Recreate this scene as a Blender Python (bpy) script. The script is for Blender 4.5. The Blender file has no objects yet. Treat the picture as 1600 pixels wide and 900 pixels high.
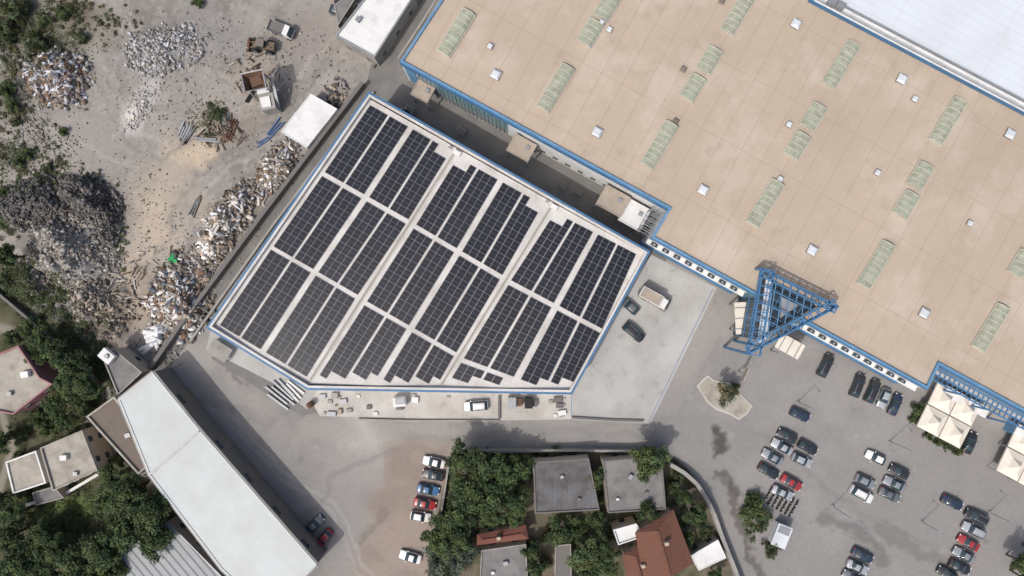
import bpy, math, random
import numpy as np
from mathutils import Vector, Matrix
random.seed(7); rng=np.random.default_rng(11)
H=133.0; F=1064.0
def P(u,v,z=0.0):
    s=(H-z)/F
    return Vector(((u-800)*s,(450-v)*s,z))
def S(r,g,b,k=0.92):
    def f(c):
        c/=255.0
        return (c/12.92 if c<=0.04045 else ((c+0.055)/1.055)**2.4)*k
    return (f(r),f(g),f(b),1.0)
scene=bpy.context.scene
COL=scene.collection
# ---------------- materials ----------------
def new_mat(name):
    m=bpy.data.materials.new(name); m.use_nodes=True
    nt=m.node_tree; b=nt.nodes['Principled BSDF']
    return m,nt,b
def mathn(nt,op,a,b=None,c=None):
    n=nt.nodes.new('ShaderNodeMath'); n.operation=op
    for i,x in enumerate((a,b,c)):
        if x is None: continue
        if isinstance(x,(int,float)): n.inputs[i].default_value=x
        else: nt.links.new(x,n.inputs[i])
    return n.outputs[0]
def mix(nt,fac,a,b,mode='MIX'):
    n=nt.nodes.new('ShaderNodeMix'); n.data_type='RGBA'; n.blend_type=mode
    for s,x in ((n.inputs[0],fac),(n.inputs[6],a),(n.inputs[7],b)):
        if isinstance(x,(int,float)): s.default_value=x
        elif isinstance(x,tuple): s.default_value=x
        else: nt.links.new(x,s)
    return n.outputs[2]
def noise(nt,scale,detail=4,rough=0.6,vec=None):
    n=nt.nodes.new('ShaderNodeTexNoise'); n.inputs['Scale'].default_value=scale
    n.inputs['Detail'].default_value=detail; n.inputs['Roughness'].default_value=rough
    if vec is None:
        g=nt.nodes.new('ShaderNodeNewGeometry'); vec=g.outputs['Position']
    nt.links.new(vec,n.inputs['Vector'])
    return n.outputs['Fac']
def ramp(nt,fac,lo,hi):
    n=nt.nodes.new('ShaderNodeMapRange'); nt.links.new(fac,n.inputs[0])
    n.inputs[1].default_value=lo; n.inputs[2].default_value=hi
    return n.outputs[0]
def mat(name,col,rough=0.8,metal=0.0,var=0.15,nscale=0.3,fine=3.0,lines=None,dirt=None,dirt2=None,spec=0.3,coat=0):
    m,nt,b=new_mat(name)
    c2=tuple(x*(1-var) for x in col[:3])+(1,); c3=tuple(min(1,x*(1+var)) for x in col[:3])+(1,)
    a=mix(nt,ramp(nt,noise(nt,nscale),0.3,0.7),c2,c3)
    a=mix(nt,mathn(nt,'MULTIPLY',ramp(nt,noise(nt,fine,6,0.7),0.35,0.7),0.5),a,c2 if var>0 else col)
    for dd in (dirt,dirt2):
        if dd:
            dcol,dsc,lo,hi,amt=dd
            a=mix(nt,mathn(nt,'MULTIPLY',ramp(nt,noise(nt,dsc,6,0.65),lo,hi),amt),a,dcol)
    if lines:
        g=nt.nodes.new('ShaderNodeNewGeometry'); sp=nt.nodes.new('ShaderNodeSeparateXYZ')
        nt.links.new(g.outputs['Position'],sp.inputs[0])
        for (ang,spc,wd,lc,am) in lines:
            ca,sa=math.cos(math.radians(ang)),math.sin(math.radians(ang))
            d=mathn(nt,'ADD',mathn(nt,'MULTIPLY',sp.outputs[0],-sa),mathn(nt,'MULTIPLY',sp.outputs[1],ca))
            q=mathn(nt,'FRACT',mathn(nt,'DIVIDE',mathn(nt,'ADD',d,1000.0),spc))
            k=mathn(nt,'LESS_THAN',q,wd/spc)
            a=mix(nt,mathn(nt,'MULTIPLY',k,am),a,lc)
    nt.links.new(a,b.inputs['Base Color'])
    b.inputs['Roughness'].default_value=rough; b.inputs['Metallic'].default_value=metal
    b.inputs['Specular IOR Level'].default_value=spec
    if coat: b.inputs['Coat Weight'].default_value=coat
    return m
def attr_mat(name,rough=0.9,fine=2.0,amt=0.35,bump=0.0,spec=0.2,fine2=None):
    m,nt,b=new_mat(name)
    at=nt.nodes.new('ShaderNodeAttribute'); at.attribute_name='Col'
    f=ramp(nt,noise(nt,fine,8,0.72),0.3,0.7)
    g=mathn(nt,'ADD',mathn(nt,'MULTIPLY',f,amt),1-amt/2)
    if fine2:
        f2=ramp(nt,noise(nt,fine2,3,0.6),0.3,0.7)
        g=mathn(nt,'MULTIPLY',g,mathn(nt,'ADD',mathn(nt,'MULTIPLY',f2,amt),1-amt/2))
    vm=nt.nodes.new('ShaderNodeVectorMath'); vm.operation='SCALE'
    nt.links.new(at.outputs['Color'],vm.inputs[0]); nt.links.new(g,vm.inputs['Scale'])
    nt.links.new(vm.outputs[0],b.inputs['Base Color'])
    b.inputs['Roughness'].default_value=rough; b.inputs['Specular IOR Level'].default_value=spec
    if bump:
        bn=nt.nodes.new('ShaderNodeBump'); bn.inputs['Strength'].default_value=bump; bn.inputs['Distance'].default_value=0.15
        nt.links.new(f,bn.inputs['Height']); nt.links.new(bn.outputs[0],b.inputs['Normal'])
    return m
A1=-28.9; A2=A1+90
M={}
M['ground']=attr_mat('ground_surface',fine=1.2,amt=0.16,bump=0.12,fine2=6.0)
M['chunk']=attr_mat('rubble_mix',fine=3.0,amt=0.3)
M['leaf']=attr_mat('foliage',rough=0.75,fine=1.5,amt=0.3,spec=0.15)
M['bark']=mat('bark',(0.09,0.065,0.045,1))
M['beige']=mat('beige_roof_membrane',S(178,163,146),0.92,var=0.07,nscale=0.05,fine=0.9,
   lines=[(A2,4.1,0.12,S(152,137,121),0.6),(A1,12.4,0.12,S(152,138,121),0.5),(A2,1.37,0.06,S(163,148,132),0.35)],
   dirt=(S(200,190,177),0.09,0.5,0.72,0.6),dirt2=(S(148,133,118),0.25,0.56,0.78,0.5),spec=0.1)
M['whiteroof']=mat('white_metal_roof',S(208,214,219),0.5,var=0.04,lines=[(A1,1.6,0.10,S(182,188,195),0.6),(A2,9.0,0.12,S(186,191,196),0.6)],dirt=(S(184,187,189),0.15,0.45,0.8,0.6))
M['solroof']=mat('pale_roof_sheet',S(204,201,196),0.6,var=0.05,dirt=(S(160,154,146),0.25,0.42,0.72,0.65),lines=[(61,1.0,0.07,S(172,170,166),0.4)])
M['longroof']=mat('pale_green_metal_roof',S(188,193,192),0.55,var=0.04,lines=[(-48,1.0,0.06,S(168,172,172),0.5)],dirt=(S(166,166,160),0.12,0.42,0.75,0.6))
M['white']=mat('white_paint',S(218,218,216),0.6,var=0.05,dirt=(S(170,165,158),0.4,0.48,0.8,0.6))
M['wall']=mat('white_wall_panel',S(214,216,218),0.7,var=0.05,lines=[(A2,2.5,0.06,S(170,175,180),0.6)],dirt=(S(170,165,160),0.5,0.5,0.8,0.4))
M['blue']=mat('blue_cladding',(0.055,0.15,0.28,1),0.5,var=0.15,nscale=0.15,spec=0.3,dirt=(S(110,135,160),0.5,0.5,0.8,0.5))
M['bluelt']=mat('faded_blue_cladding',(0.11,0.24,0.39,1),0.5,var=0.15,dirt=(S(140,160,180),0.6,0.5,0.8,0.5))
M['bluesteel']=mat('blue_steel',(0.06,0.165,0.31,1),0.5,var=0.2)
M['conc']=mat('concrete',S(156,153,147),0.9,var=0.12,dirt=(S(110,106,100),0.4,0.45,0.75,0.6))
M['concd']=mat('dark_concrete',S(116,113,110),0.9,var=0.14,dirt=(S(84,82,79),0.3,0.45,0.75,0.6))
M['concl']=mat('light_concrete_slab',S(178,177,173),0.9,var=0.08,nscale=0.12,lines=[(A1,5.0,0.05,S(150,148,145),0.5),(A2,5.0,0.05,S(150,148,145),0.5)],dirt=(S(146,143,138),0.1,0.42,0.72,0.7),dirt2=(S(130,127,122),0.4,0.58,0.75,0.5))
M['concw']=mat('pale_concrete_slab',S(190,186,179),0.9,var=0.1,nscale=0.2,lines=[(90,4.0,0.05,S(150,147,143),0.5)],dirt=(S(150,144,136),0.18,0.42,0.72,0.7),dirt2=(S(124,120,115),0.5,0.58,0.75,0.6))
M['tan']=mat('tan_canopy',S(166,154,140),0.85,var=0.1,dirt=(S(120,110,100),0.5,0.5,0.75,0.5))
M['grey']=mat('grey_flat_roof',S(128,126,124),0.9,var=0.13,nscale=0.25,dirt=(S(88,86,84),0.35,0.42,0.7,0.7))
M['greyslat']=mat('grey_corrugated_roof',S(104,104,106),0.8,var=0.12,lines=[(88,0.9,0.14,S(82,82,83),0.5)],dirt=(S(72,64,58),0.35,0.42,0.66,0.75))
M['corr']=mat('corrugated_sheet',S(140,145,148),0.5,var=0.1,lines=[(-50,1.3,0.35,S(66,68,72),0.8)])
M['brownroof']=mat('brown_gravel_roof',S(118,108,99),0.95,var=0.15,dirt=(S(88,80,72),0.3,0.45,0.7,0.6))
M['beigeflat']=mat('beige_terrace',S(168,162,151),0.9,var=0.1,dirt=(S(118,112,103),0.4,0.42,0.7,0.7))
M['terra']=mat('terracotta_tiles',S(120,82,68),0.9,var=0.25,nscale=0.6,lines=[(18,0.45,0.12,S(84,52,42),0.6)],dirt=(S(90,68,58),0.6,0.42,0.68,0.7))
M['terra2']=mat('terracotta_tiles_b',S(128,82,72),0.9,var=0.25,nscale=0.6,lines=[(90,0.45,0.12,S(84,52,42),0.6)],dirt=(S(90,68,58),0.6,0.42,0.68,0.6))
M['stucco']=mat('stucco',S(180,168,150),0.9,var=0.1)
M['pink']=mat('pink_stucco',S(160,116,118),0.9,var=0.1)
M['glassw']=mat('window_glass',(0.03,0.05,0.06,1),0.08,var=0.1,spec=0.6)
M['gdark']=mat('dark_blue_glazing',(0.03,0.045,0.06,1),0.35,var=0.3,nscale=0.5,lines=[(A2,1.4,0.10,(0.1,0.2,0.32,1),0.9),(A1,1.4,0.10,(0.1,0.2,0.32,1),0.9)],spec=0.4)
M['teal']=mat('teal_glazing',S(110,148,152),0.2,var=0.15,lines=[(A2,1.5,0.12,S(60,90,100),0.9)],spec=0.6)
M['frame']=mat('grey_frame',S(150,152,155),0.5,metal=0.3)
M['sky']=mat('skylight_plastic',S(164,168,150),0.7,var=0.12,nscale=0.6,dirt=(S(126,127,106),0.8,0.42,0.68,0.7),spec=0.15)
M['skyrib']=mat('skylight_rib',S(186,184,170),0.75)
M['dome']=mat('dome_white',S(206,210,214),0.4,spec=0.4)
M['domeg']=mat('dome_grey',S(120,112,104),0.7)
M['rust']=mat('rusty_steel',S(104,80,66),0.85,var=0.3,nscale=1.0)
M['dark']=mat('dark_rubber',(0.02,0.02,0.02,1),0.8)
M['yellow']=mat('dusty_loader_paint',S(104,90,70),0.8,var=0.25,nscale=1.5,dirt=(S(120,110,98),1.5,0.4,0.65,0.7))
M['tent']=mat('tent_fabric',S(222,215,202),0.8,var=0.05,dirt=(S(190,180,166),0.6,0.45,0.75,0.5))
M['paint']=mat('road_paint',S(168,168,165),0.8,var=0.15,dirt=(S(130,128,125),1.2,0.35,0.55,0.9))
M['paintb']=mat('blue_road_paint',S(110,130,160),0.8,var=0.15)
M['asph']=mat('lane_asphalt',S(118,116,113),0.92,var=0.12,nscale=0.2,dirt=(S(142,138,132),0.25,0.45,0.75,0.6))
M['pv']=mat('pv_glass',(0.0135,0.014,0.0195,1),0.28,var=0.3,nscale=0.12,fine=0.5,spec=0.4)
M['pvf']=mat('pv_frame',(0.13,0.14,0.165,1),0.5,metal=0.3)
M['brick']=mat('tan_walkway',S(160,154,146),0.85,var=0.12)
M['green']=mat('green_tarp',S(50,150,90),0.7)
M['bluet']=mat('blue_tarp',S(70,100,145),0.7)
M['red_l']=mat('red_lamp',(0.4,0.02,0.02,1),0.3)
M['lampw']=mat('lamp_glass',(0.7,0.7,0.68,1),0.2)
# ---------------- mesh builder ----------------
class MB:
    def __init__(s): s.v=[];s.f=[];s.m=[];s.mats=[]
    def mi(s,k):
        if k not in s.mats: s.mats.append(k)
        return s.mats.index(k)
    def add(s,vs,fs,k):
        o=len(s.v); s.v+= [tuple(x) for x in vs]
        s.f+=[tuple(i+o for i in f) for f in fs]; s.m+=[s.mi(k)]*len(fs)
    def box(s,c,size,ang=0,k='conc',tilt=0):
        R=Matrix.Rotation(math.radians(ang),3,'Z')@Matrix.Rotation(math.radians(tilt),3,'Y')
        vs=[Vector(c)+R@Vector((sx*size[0]/2,sy*size[1]/2,sz*size[2]/2)) for sx in(-1,1) for sy in(-1,1) for sz in(-1,1)]
        s.add(vs,[(0,1,3,2),(4,6,7,5),(0,4,5,1),(2,3,7,6),(0,2,6,4),(1,5,7,3)],k)
    def beam(s,a,b,w,h,k):
        a=Vector(a);b=Vector(b);d=(b-a);L=d.length
        if L<1e-6:return
        d.normalize(); up=Vector((0,0,1))
        if abs(d.z)>0.95: up=Vector((1,0,0))
        sd=d.cross(up).normalized(); u2=sd.cross(d)
        vs=[p+sd*sx*w/2+u2*sz*h/2 for p in(a,b) for sx in(-1,1) for sz in(-1,1)]
        s.add(vs,[(0,1,3,2),(4,6,7,5),(0,4,5,1),(2,3,7,6),(0,2,6,4),(1,5,7,3)],k)
    def prism(s,poly,z0,z1,k,kt=None,bottom=True):
        n=len(poly)
        vs=[(p[0],p[1],z0) for p in poly]+[(p[0],p[1],z1) for p in poly]
        s.add(vs,[(i,(i+1)%n,n+(i+1)%n,n+i) for i in range(n)],k)
        s.add([(p[0],p[1],z1) for p in poly],[tuple(range(n))],kt or k)
        if bottom: s.add([(p[0],p[1],z0) for p in poly],[tuple(reversed(range(n)))],k)
    def cyl(s,a,b,r0,r1,k,n=12):
        a=Vector(a);b=Vector(b);d=(b-a).normalized()
        up=Vector((0,0,1)) if abs(d.z)<0.95 else Vector((1,0,0))
        e=d.cross(up).normalized(); f=e.cross(d)
        vs=[];
        for p,r in((a,r0),(b,r1)):
            for i in range(n):
                t=2*math.pi*i/n; vs.append(p+e*math.cos(t)*r+f*math.sin(t)*r)
        s.add(vs,[(i,(i+1)%n,n+(i+1)%n,n+i) for i in range(n)]+[tuple(reversed(range(n))),tuple(range(n,2*n))],k)
    def obj(s,name,parent=None,smooth=False):
        me=bpy.data.meshes.new(name); me.from_pydata(s.v,[],s.f)
        for k in s.mats: me.materials.append(M[k])
        me.polygons.foreach_set('material_index',s.m)
        if smooth: me.polygons.foreach_set('use_smooth',[True]*len(s.f))
        me.update()
        o=bpy.data.objects.new(name,me); COL.objects.link(o)
        if parent: o.parent=parent
        return o
def empty(name):
    o=bpy.data.objects.new(name,None); COL.objects.link(o); return o
def area(p): return sum(p[i][0]*p[(i+1)%len(p)][1]-p[(i+1)%len(p)][0]*p[i][1] for i in range(len(p)))/2
def ccw(p): return list(p) if area(p)>0 else list(reversed(p))
def wpoly(px,z):
    return ccw([(P(u,v,z).x,P(u,v,z).y) for u,v in px])
def inset(p,d):
    n=len(p); out=[]
    for i in range(n):
        a=Vector(p[i-1]);b=Vector(p[i]);c=Vector(p[(i+1)%n])
        e1=(b-a).normalized();e2=(c-b).normalized()
        n1=Vector((-e1.y,e1.x));n2=Vector((-e2.y,e2.x))
        m=(n1+n2); den=max(0.3,1+n1.dot(n2)); out.append(tuple(b+m*d/den))
    return out
def wallbox(mb,p,q,t0,t1,z0,z1,o0,o1,k):
    p=Vector(p[:2]);q=Vector(q[:2]);e=(q-p);n=Vector((e.y,-e.x)).normalized()
    a=p+e*t0;b=p+e*t1
    poly=[a+n*o0,b+n*o0,b+n*o1,a+n*o1]
    mb.prism(ccw([tuple(x) for x in poly]),z0,z1,k)
def building(name,px,z,wall='wall',roof='solroof',cap='conc',pw=0.35,ph=0.5,win=True,floors=1,winspace=4.0,z0=0.0):
    E=empty(name); p=wpoly(px,z); n=len(p)
    w=MB(); vs=[(a[0],a[1],z0) for a in p]+[(a[0],a[1],z-ph) for a in p]
    w.add(vs,[(i,(i+1)%n,n+(i+1)%n,n+i) for i in range(n)],wall); w.obj('walls',E)
    ins=inset(p,pw)
    r=MB(); r.add([(a[0],a[1],z-ph) for a in ins],[tuple(range(n))],roof); r.obj('roof',E)
    c=MB(); vs=[(a[0],a[1],z-ph) for a in p]+[(a[0],a[1],z) for a in p]+[(a[0],a[1],z) for a in ins]+[(a[0],a[1],z-ph) for a in ins]
    fs=[]
    for k in range(3):
        fs+=[(k*n+i,k*n+(i+1)%n,(k+1)*n+(i+1)%n,(k+1)*n+i) for i in range(n)]
    c.add(vs,fs,cap); c.obj('parapet',E)
    if win:
        g=MB()
        for i in range(n):
            a=Vector(p[i]);b=Vector(p[(i+1)%n]);L=(b-a).length
            k=int(L/winspace)
            for j in range(k):
                t=(j+0.5)/k; hw=0.6/L
                for fl in range(floors):
                    zb=z0+1.0+fl*3.0
                    if zb+1.3>z-ph: continue
                    if j==k//2 and fl==0 and i%2==0:
                        wallbox(g,a,b,t-hw,t+hw,z0+0.02,z0+2.2,0.0,0.05,'frame'); wallbox(g,a,b,t-hw*0.8,t+hw*0.8,z0+0.05,z0+2.1,0.05,0.07,'glassw')
                    else:
                        wallbox(g,a,b,t-hw,t+hw,zb,zb+1.3,0.0,0.05,'frame'); wallbox(g,a,b,t-hw*0.85,t+hw*0.85,zb+0.1,zb+1.2,0.05,0.07,'glassw')
        if g.v: g.obj('windows_and_doors',E)
    return E,p
def slab(name,px,k,z=0.006):
    m=MB(); p=wpoly(px,0); m.prism(p,-0.05,z,k); return m.obj(name)
# ---------------- noise ----------------
TAB=rng.random((256,256))
def vn(x,y):
    xi=np.floor(x).astype(int);yi=np.floor(y).astype(int);fx=x-xi;fy=y-yi
    fx=fx*fx*(3-2*fx);fy=fy*fy*(3-2*fy)
    a=TAB[xi&255,yi&255];b=TAB[(xi+1)&255,yi&255];c=TAB[xi&255,(yi+1)&255];d=TAB[(xi+1)&255,(yi+1)&255]
    return (a*(1-fx)+b*fx)*(1-fy)+(c*(1-fx)+d*fx)*fy
def fbm(u,v,s,oct=5,off=0.0):
    r=0;a=0.5;t=0
    for i in range(oct):
        r=r+a*vn(u/s+off+i*17.3,v/s+off*1.7+i*9.1);t+=a;a*=0.55;s=s/2.03
    return r/t
def segd(U,V,pts):
    D=np.full(U.shape,1e9)
    for (x0,y0),(x1,y1) in zip(pts[:-1],pts[1:]):
        dx,dy=x1-x0,y1-y0;t=np.clip(((U-x0)*dx+(V-y0)*dy)/(dx*dx+dy*dy),0,1)
        D=np.minimum(D,np.hypot(U-x0-t*dx,V-y0-t*dy))
    return D
def inpoly(U,V,poly):
    r=np.zeros(U.shape,bool);n=len(poly)
    for i in range(n):
        x0,y0=poly[i];x1,y1=poly[(i+1)%n]
        if y0==y1: continue
        c=((y0>V)!=(y1>V))&(U<(x1-x0)*(V-y0)/(y1-y0)+x0); r^=c
    return r
def pmask(U,V,poly,soft=4,warp=0.0):
    if warp:
        U=U+(fbm(U,V,40,4,3.3)-0.5)*warp*2; V=V+(fbm(U,V,40,4,8.8)-0.5)*warp*2
    D=segd(U,V,poly+[poly[0]]); s=np.where(inpoly(U,V,poly),D,-D)
    return np.clip(s/(2*soft)+0.5,0,1)
def blob(U,V,c,r,ang=0,soft=0.5,rough=0.6,off=0.0):
    a=math.radians(ang);x=U-c[0];y=V-c[1]
    X=(x*math.cos(a)+y*math.sin(a))/r[0];Y=(-x*math.sin(a)+y*math.cos(a))/r[1]
    d=np.sqrt(X*X+Y*Y)+(fbm(U,V,min(r)*0.9,4,off+5)-0.5)*2*rough
    return np.clip((1-d)/soft,0,1)
MOUNDS=[((92,122),(58,52),0,2.4),((255,78),(62,42),-10,1.6),((222,168),(26,40),35,0.9),
 ((60,318),(78,44),-8,3.6),((140,312),(60,38),25,3.8),((172,350),(22,40),0,2.2),((115,395),(82,62),20,4.2),((60,440),(60,40),20,2.6),((150,470),(50,50),0,2.4),((285,470),(52,60),0,2.0),((355,345),(30,75),33,2.0),
 ((430,265),(26,42),33,1.5),((340,190),(30,30),0,1.2),((180,520),(40,30),30,1.4)]
def hmap(U,V):
    h=np.zeros(U.shape)
    for i,(c,r,a,hh) in enumerate(MOUNDS):
        b=blob(U,V,c,r,a,0.9,0.4,i*3.1)
        h=np.maximum(h,b*b*(3-2*b)*hh*(0.35+1.3*fbm(U,V,20,5,i)))
    return h
# ---------------- ground ----------------
st=0.25
xs=np.concatenate([[-3000,-1200,-500,-250,-160,-125],np.arange(-108,108.01,st),[125,160,250,500,1200,3000]])
ys=np.concatenate([[-3000,-1200,-500,-250,-120,-85],np.arange(-62,62.01,st),[85,120,250,500,1200,3000]])
X,Y=np.meshgrid(xs,ys,indexing='xy'); U=800+X*8.0; V=450-Y*8.0
def c3(r,g,b,k=0.98): return np.array(S(r,g,b,k)[:3])
C=np.zeros(U.shape+(3,))+c3(138,135,131)
def lay(m,col,amt=1.0):
    global C
    C=C*(1-(m*amt)[...,None])+(m*amt)[...,None]*col
n1=fbm(U,V,160,5,1.1);n2=fbm(U,V,45,5,2.2);n3=fbm(U,V,12,4,4.2);n4=fbm(U,V,5,3,9.2)
nz=lambda n,lo,hi: np.clip((n-lo)/(hi-lo),0,1)
lay(nz(n1,0.4,0.65),c3(148,144,139),0.7); lay(nz(n2,0.5,0.75),c3(126,123,119),0.6)
pk=pmask(U,V,[(1120,540),(1265,520),(1700,760),(1700,1000),(1190,1000),(1150,840),(1100,740),(1030,680)],10,14)
lay(pk,c3(129,127,125),0.7); lay(pk*nz(fbm(U,V,70,5,6),0.5,0.7),c3(142,140,137),0.6)
br=pmask(U,V,[(600,690),(700,690),(690,1000),(540,1000)],14,20)
lay(br,c3(146,130,118),0.7); lay(br*nz(n2,0.45,0.65),c3(124,114,106),0.5)
lay(blob(U,V,(560,690),(60,35),20,0.9,0.8,2),c3(174,169,162),0.6)
lay(blob(U,V,(300,560),(40,40),20,0.9,0.8,12),c3(166,162,155),0.5)
lay(pmask(U,V,[(470,655),(1000,665),(1010,690),(470,680)],8,10),c3(146,143,138),0.5)
lay(nz(np.clip(1-segd(U,V,[(470,600),(560,650),(580,690)])/30,0,1)*(0.4+n2),0.3,0.8),c3(184,178,171),0.5)
for k,(pts,w,cc,am) in enumerate([([(330,640),(420,720),(520,800),(560,900)],3,(158,155,151),0.5),([(345,640),(435,720),(537,800),(577,900)],3,(158,155,151),0.5),
   ([(640,690),(900,672),(1040,690),(1130,790)],5,(126,124,121),0.5),([(630,710),(520,740),(460,830),(440,900)],4,(122,119,116),0.5),
   ([(700,668),(950,668),(1060,640),(1120,540)],4,(126,124,121),0.4),([(1130,700),(1250,800),(1450,880)],4,(138,136,133),0.5),([(1180,660),(1350,800),(1500,870)],4,(116,114,112),0.4)]):
    D=segd(U+(n2-0.5)*40,V+(n1-0.5)*60,pts); lay(np.clip(1.4-D/w,0,1),c3(*cc),am)
dirtp=[(-900,-900),(620,-900),(560,-5),(577,100),(577,132),(243,580),(170,555),(110,520),(0,385),(-900,200)]
d=pmask(U,V,dirtp,5,6)
lay(d,c3(134,130,125)); lay(d*nz(n1,0.42,0.66),c3(148,142,134),0.8); lay(d*nz(n2,0.5,0.72),c3(116,111,106),0.75); lay(d*nz(n3,0.55,0.75),c3(158,153,146),0.45); lay(d*nz(n4,0.6,0.8),c3(104,99,93),0.4); lay(d*nz(1-n4,0.62,0.8),c3(166,161,154),0.3)
for (c,r,a,col,am) in [((250,330),(60,150),25,(178,164,146),0.8),((310,235),(60,40),0,(184,168,146),0.8),((205,480),(50,70),0,(166,151,134),0.7),((400,120),(60,40),0,(156,143,128),0.6),
  ((510,130),(40,30),0,(158,152,145),0.6),((140,230),(100,60),0,(140,137,132),0.7),((330,60),(90,50),0,(128,126,124),0.6),((480,70),(70,60),0,(132,125,118),0.6),((100,30),(100,40),0,(116,109,98),0.6),
  ((55,60),(60,45),0,(84,82,62),0.7),((20,20),(50,60),0,(74,76,58),0.8),((15,150),(22,50),0,(92,92,70),0.7),((40,245),(40,35),0,(92,92,76),0.6),((130,20),(50,25),0,(92,83,69),0.6),
  ((335,190),(24,26),0,(90,82,62),0.85),((90,60),(70,30),0,(92,88,73),0.6),((180,60),(30,40),0,(112,105,93),0.5),((390,200),(40,40),0,(126,114,101),0.5)]:
    lay(d*blob(U,V,c,r,a,0.8,0.7,c[0]*0.1),c3(*col),am)
lay(d*blob(U,V,(255,78),(68,44),-10,0.6,0.5,7)*nz(n3,0.25,0.55),c3(160,159,160),0.8)
lay(d*blob(U,V,(222,168),(24,52),35,0.7,0.6,8),c3(194,190,186),0.85)
lay(d*blob(U,V,(92,122),(60,54),0,0.6,0.5,9),c3(122,118,116),0.85)
for k,pts in enumerate([[(150,130),(190,220),(260,260),(420,180),(560,60)],[(165,122),(205,208),(268,243),(412,165),(545,50)],[(240,560),(230,420),(280,300),(380,230),(500,110)],[(255,556),(247,420),(296,306),(390,242),(514,122)],[(300,0),(330,110),(360,150)],[(0,210),(100,240),(220,270)],[(200,0),(180,80),(200,150)]]):
    D=segd(U+(n2-0.5)*60,V+(n1-0.5)*80,pts); lay(d*np.clip(1.3-D/3.0,0,1),c3(*( (166,159,150) if k%2 else (116,111,105))),0.4)
dk=np.maximum(blob(U,V,(60,318),(88,46),-8,0.4,0.45,3),np.maximum(blob(U,V,(140,312),(62,38),25,0.4,0.45,33),blob(U,V,(175,355),(22,44),0,0.4,0.5,34)))*d
lay(dk,c3(86,84,83),0.95); lay(dk*nz(n3,0.4,0.7),c3(110,108,106),0.8); lay(dk*nz(n4,0.5,0.7),c3(66,65,64),0.7)
lay(blob(U,V,(120,400),(86,64),20,0.5,0.45,4)*d,c3(150,146,141),0.95); lay(blob(U,V,(120,400),(86,64),20,0.5,0.45,4)*d*nz(n4,0.5,0.75),c3(116,112,107),0.7)
lay(blob(U,V,(110,335),(40,20),10,0.6,0.6,5)*d,c3(132,114,98),0.8)
lay(blob(U,V,(60,440),(60,34),20,0.5,0.7,14)*d,c3(76,74,68),0.85)
lay(blob(U,V,(170,500),(50,50),20,0.6,0.8,15)*d,c3(112,104,94),0.7)
lay(blob(U,V,(285,470),(60,70),0,0.6,0.6,6)*d,c3(118,110,102),0.8)
lay(blob(U,V,(355,345),(38,92),33,0.6,0.6,6)*d,c3(130,121,110),0.7)
vg=pmask(U,V,[(-900,380),(0,385),(45,465),(110,520),(160,560),(165,625),(130,660),(215,750),(300,830),(370,905),(420,1000),(420,1500),(-900,1500)],6,16)
lay(vg,c3(74,74,56)); lay(vg*nz(n2,0.45,0.65),c3(98,94,76),0.75); lay(vg*nz(n3,0.5,0.7),c3(56,63,41),0.6)
lay(blob(U,V,(105,805),(64,40),-20,0.5,0.4,4)*vg,c3(84,100,54),0.9)
for pts,w in [([(-50,500),(30,520),(60,500)],7),([(0,640),(20,700),(0,760),(20,850)],6)]:
    lay(vg*np.clip(1.5-segd(U,V,pts)/w,0,1),c3(136,130,120),0.8)
cp=pmask(U,V,[(735,704),(1040,704),(1075,735),(1108,780),(1128,830),(1150,905),(1180,1200),(668,1200),(680,830),(702,720)],2,2)
lay(cp,c3(96,90,77)); lay(cp*nz(n2,0.45,0.65),c3(66,70,48),0.9); lay(cp*nz(n3,0.5,0.7),c3(120,112,98),0.5)
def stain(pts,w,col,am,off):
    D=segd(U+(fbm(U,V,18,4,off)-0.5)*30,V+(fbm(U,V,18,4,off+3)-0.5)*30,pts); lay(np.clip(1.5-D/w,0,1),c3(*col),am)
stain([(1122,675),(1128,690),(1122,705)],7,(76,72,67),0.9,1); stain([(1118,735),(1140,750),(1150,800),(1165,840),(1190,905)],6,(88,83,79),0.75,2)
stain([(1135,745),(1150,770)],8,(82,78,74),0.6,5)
stain([(1285,805),(1320,820),(1370,850),(1380,880)],8,(104,102,100),0.7,3); stain([(1370,820),(1440,870),(1490,880)],10,(108,106,104),0.6,4)
stain([(360,580),(380,600)],5,(96,93,90),0.6,6); stain([(560,850),(600,800)],6,(116,108,100),0.6,7); stain([(330,620),(420,660)],8,(124,121,117),0.5,8)
for i in range(160):
    u,v=rng.uniform(1020,1600),rng.uniform(600,900); 
    if i>90: u,v=rng.uniform(300,1100),rng.uniform(620,720)
    r=rng.uniform(2,5); lay(np.clip(1.5-np.hypot(U-u,(V-v))/r,0,1),c3(102,100,98) if i%2 else c3(156,154,151),0.35) if i%3==0 else None
Z=hmap(U,V)*np.where(d>0.5,1,0)
nx,ny=len(xs),len(ys)
co=np.stack([X,Y,Z],-1).reshape(-1,3)
idx=np.arange(nx*ny).reshape(ny,nx)
q=np.stack([idx[:-1,:-1],idx[:-1,1:],idx[1:,1:],idx[1:,:-1]],-1).reshape(-1)
def npmesh(name,co,q,col,material,nper=4,smooth=False):
    me=bpy.data.meshes.new(name); me.vertices.add(len(co)); me.vertices.foreach_set('co',co.astype(np.float32).ravel())
    nf=len(q)//nper
    me.loops.add(len(q)); me.loops.foreach_set('vertex_index',q.astype(np.int32))
    me.polygons.add(nf); me.polygons.foreach_set('loop_start',np.arange(0,len(q),nper,dtype=np.int32))
    me.update(calc_edges=True)
    if smooth: me.polygons.foreach_set('use_smooth',np.ones(nf,bool))
    a=me.color_attributes.new('Col','FLOAT_COLOR','POINT')
    a.data.foreach_set('color',np.concatenate([col,np.ones((len(col),1))],1).astype(np.float32).ravel())
    me.materials.append(material); me.validate(); return me
me=npmesh('ground',co,q,C.reshape(-1,3),M['ground'],smooth=True)
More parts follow.
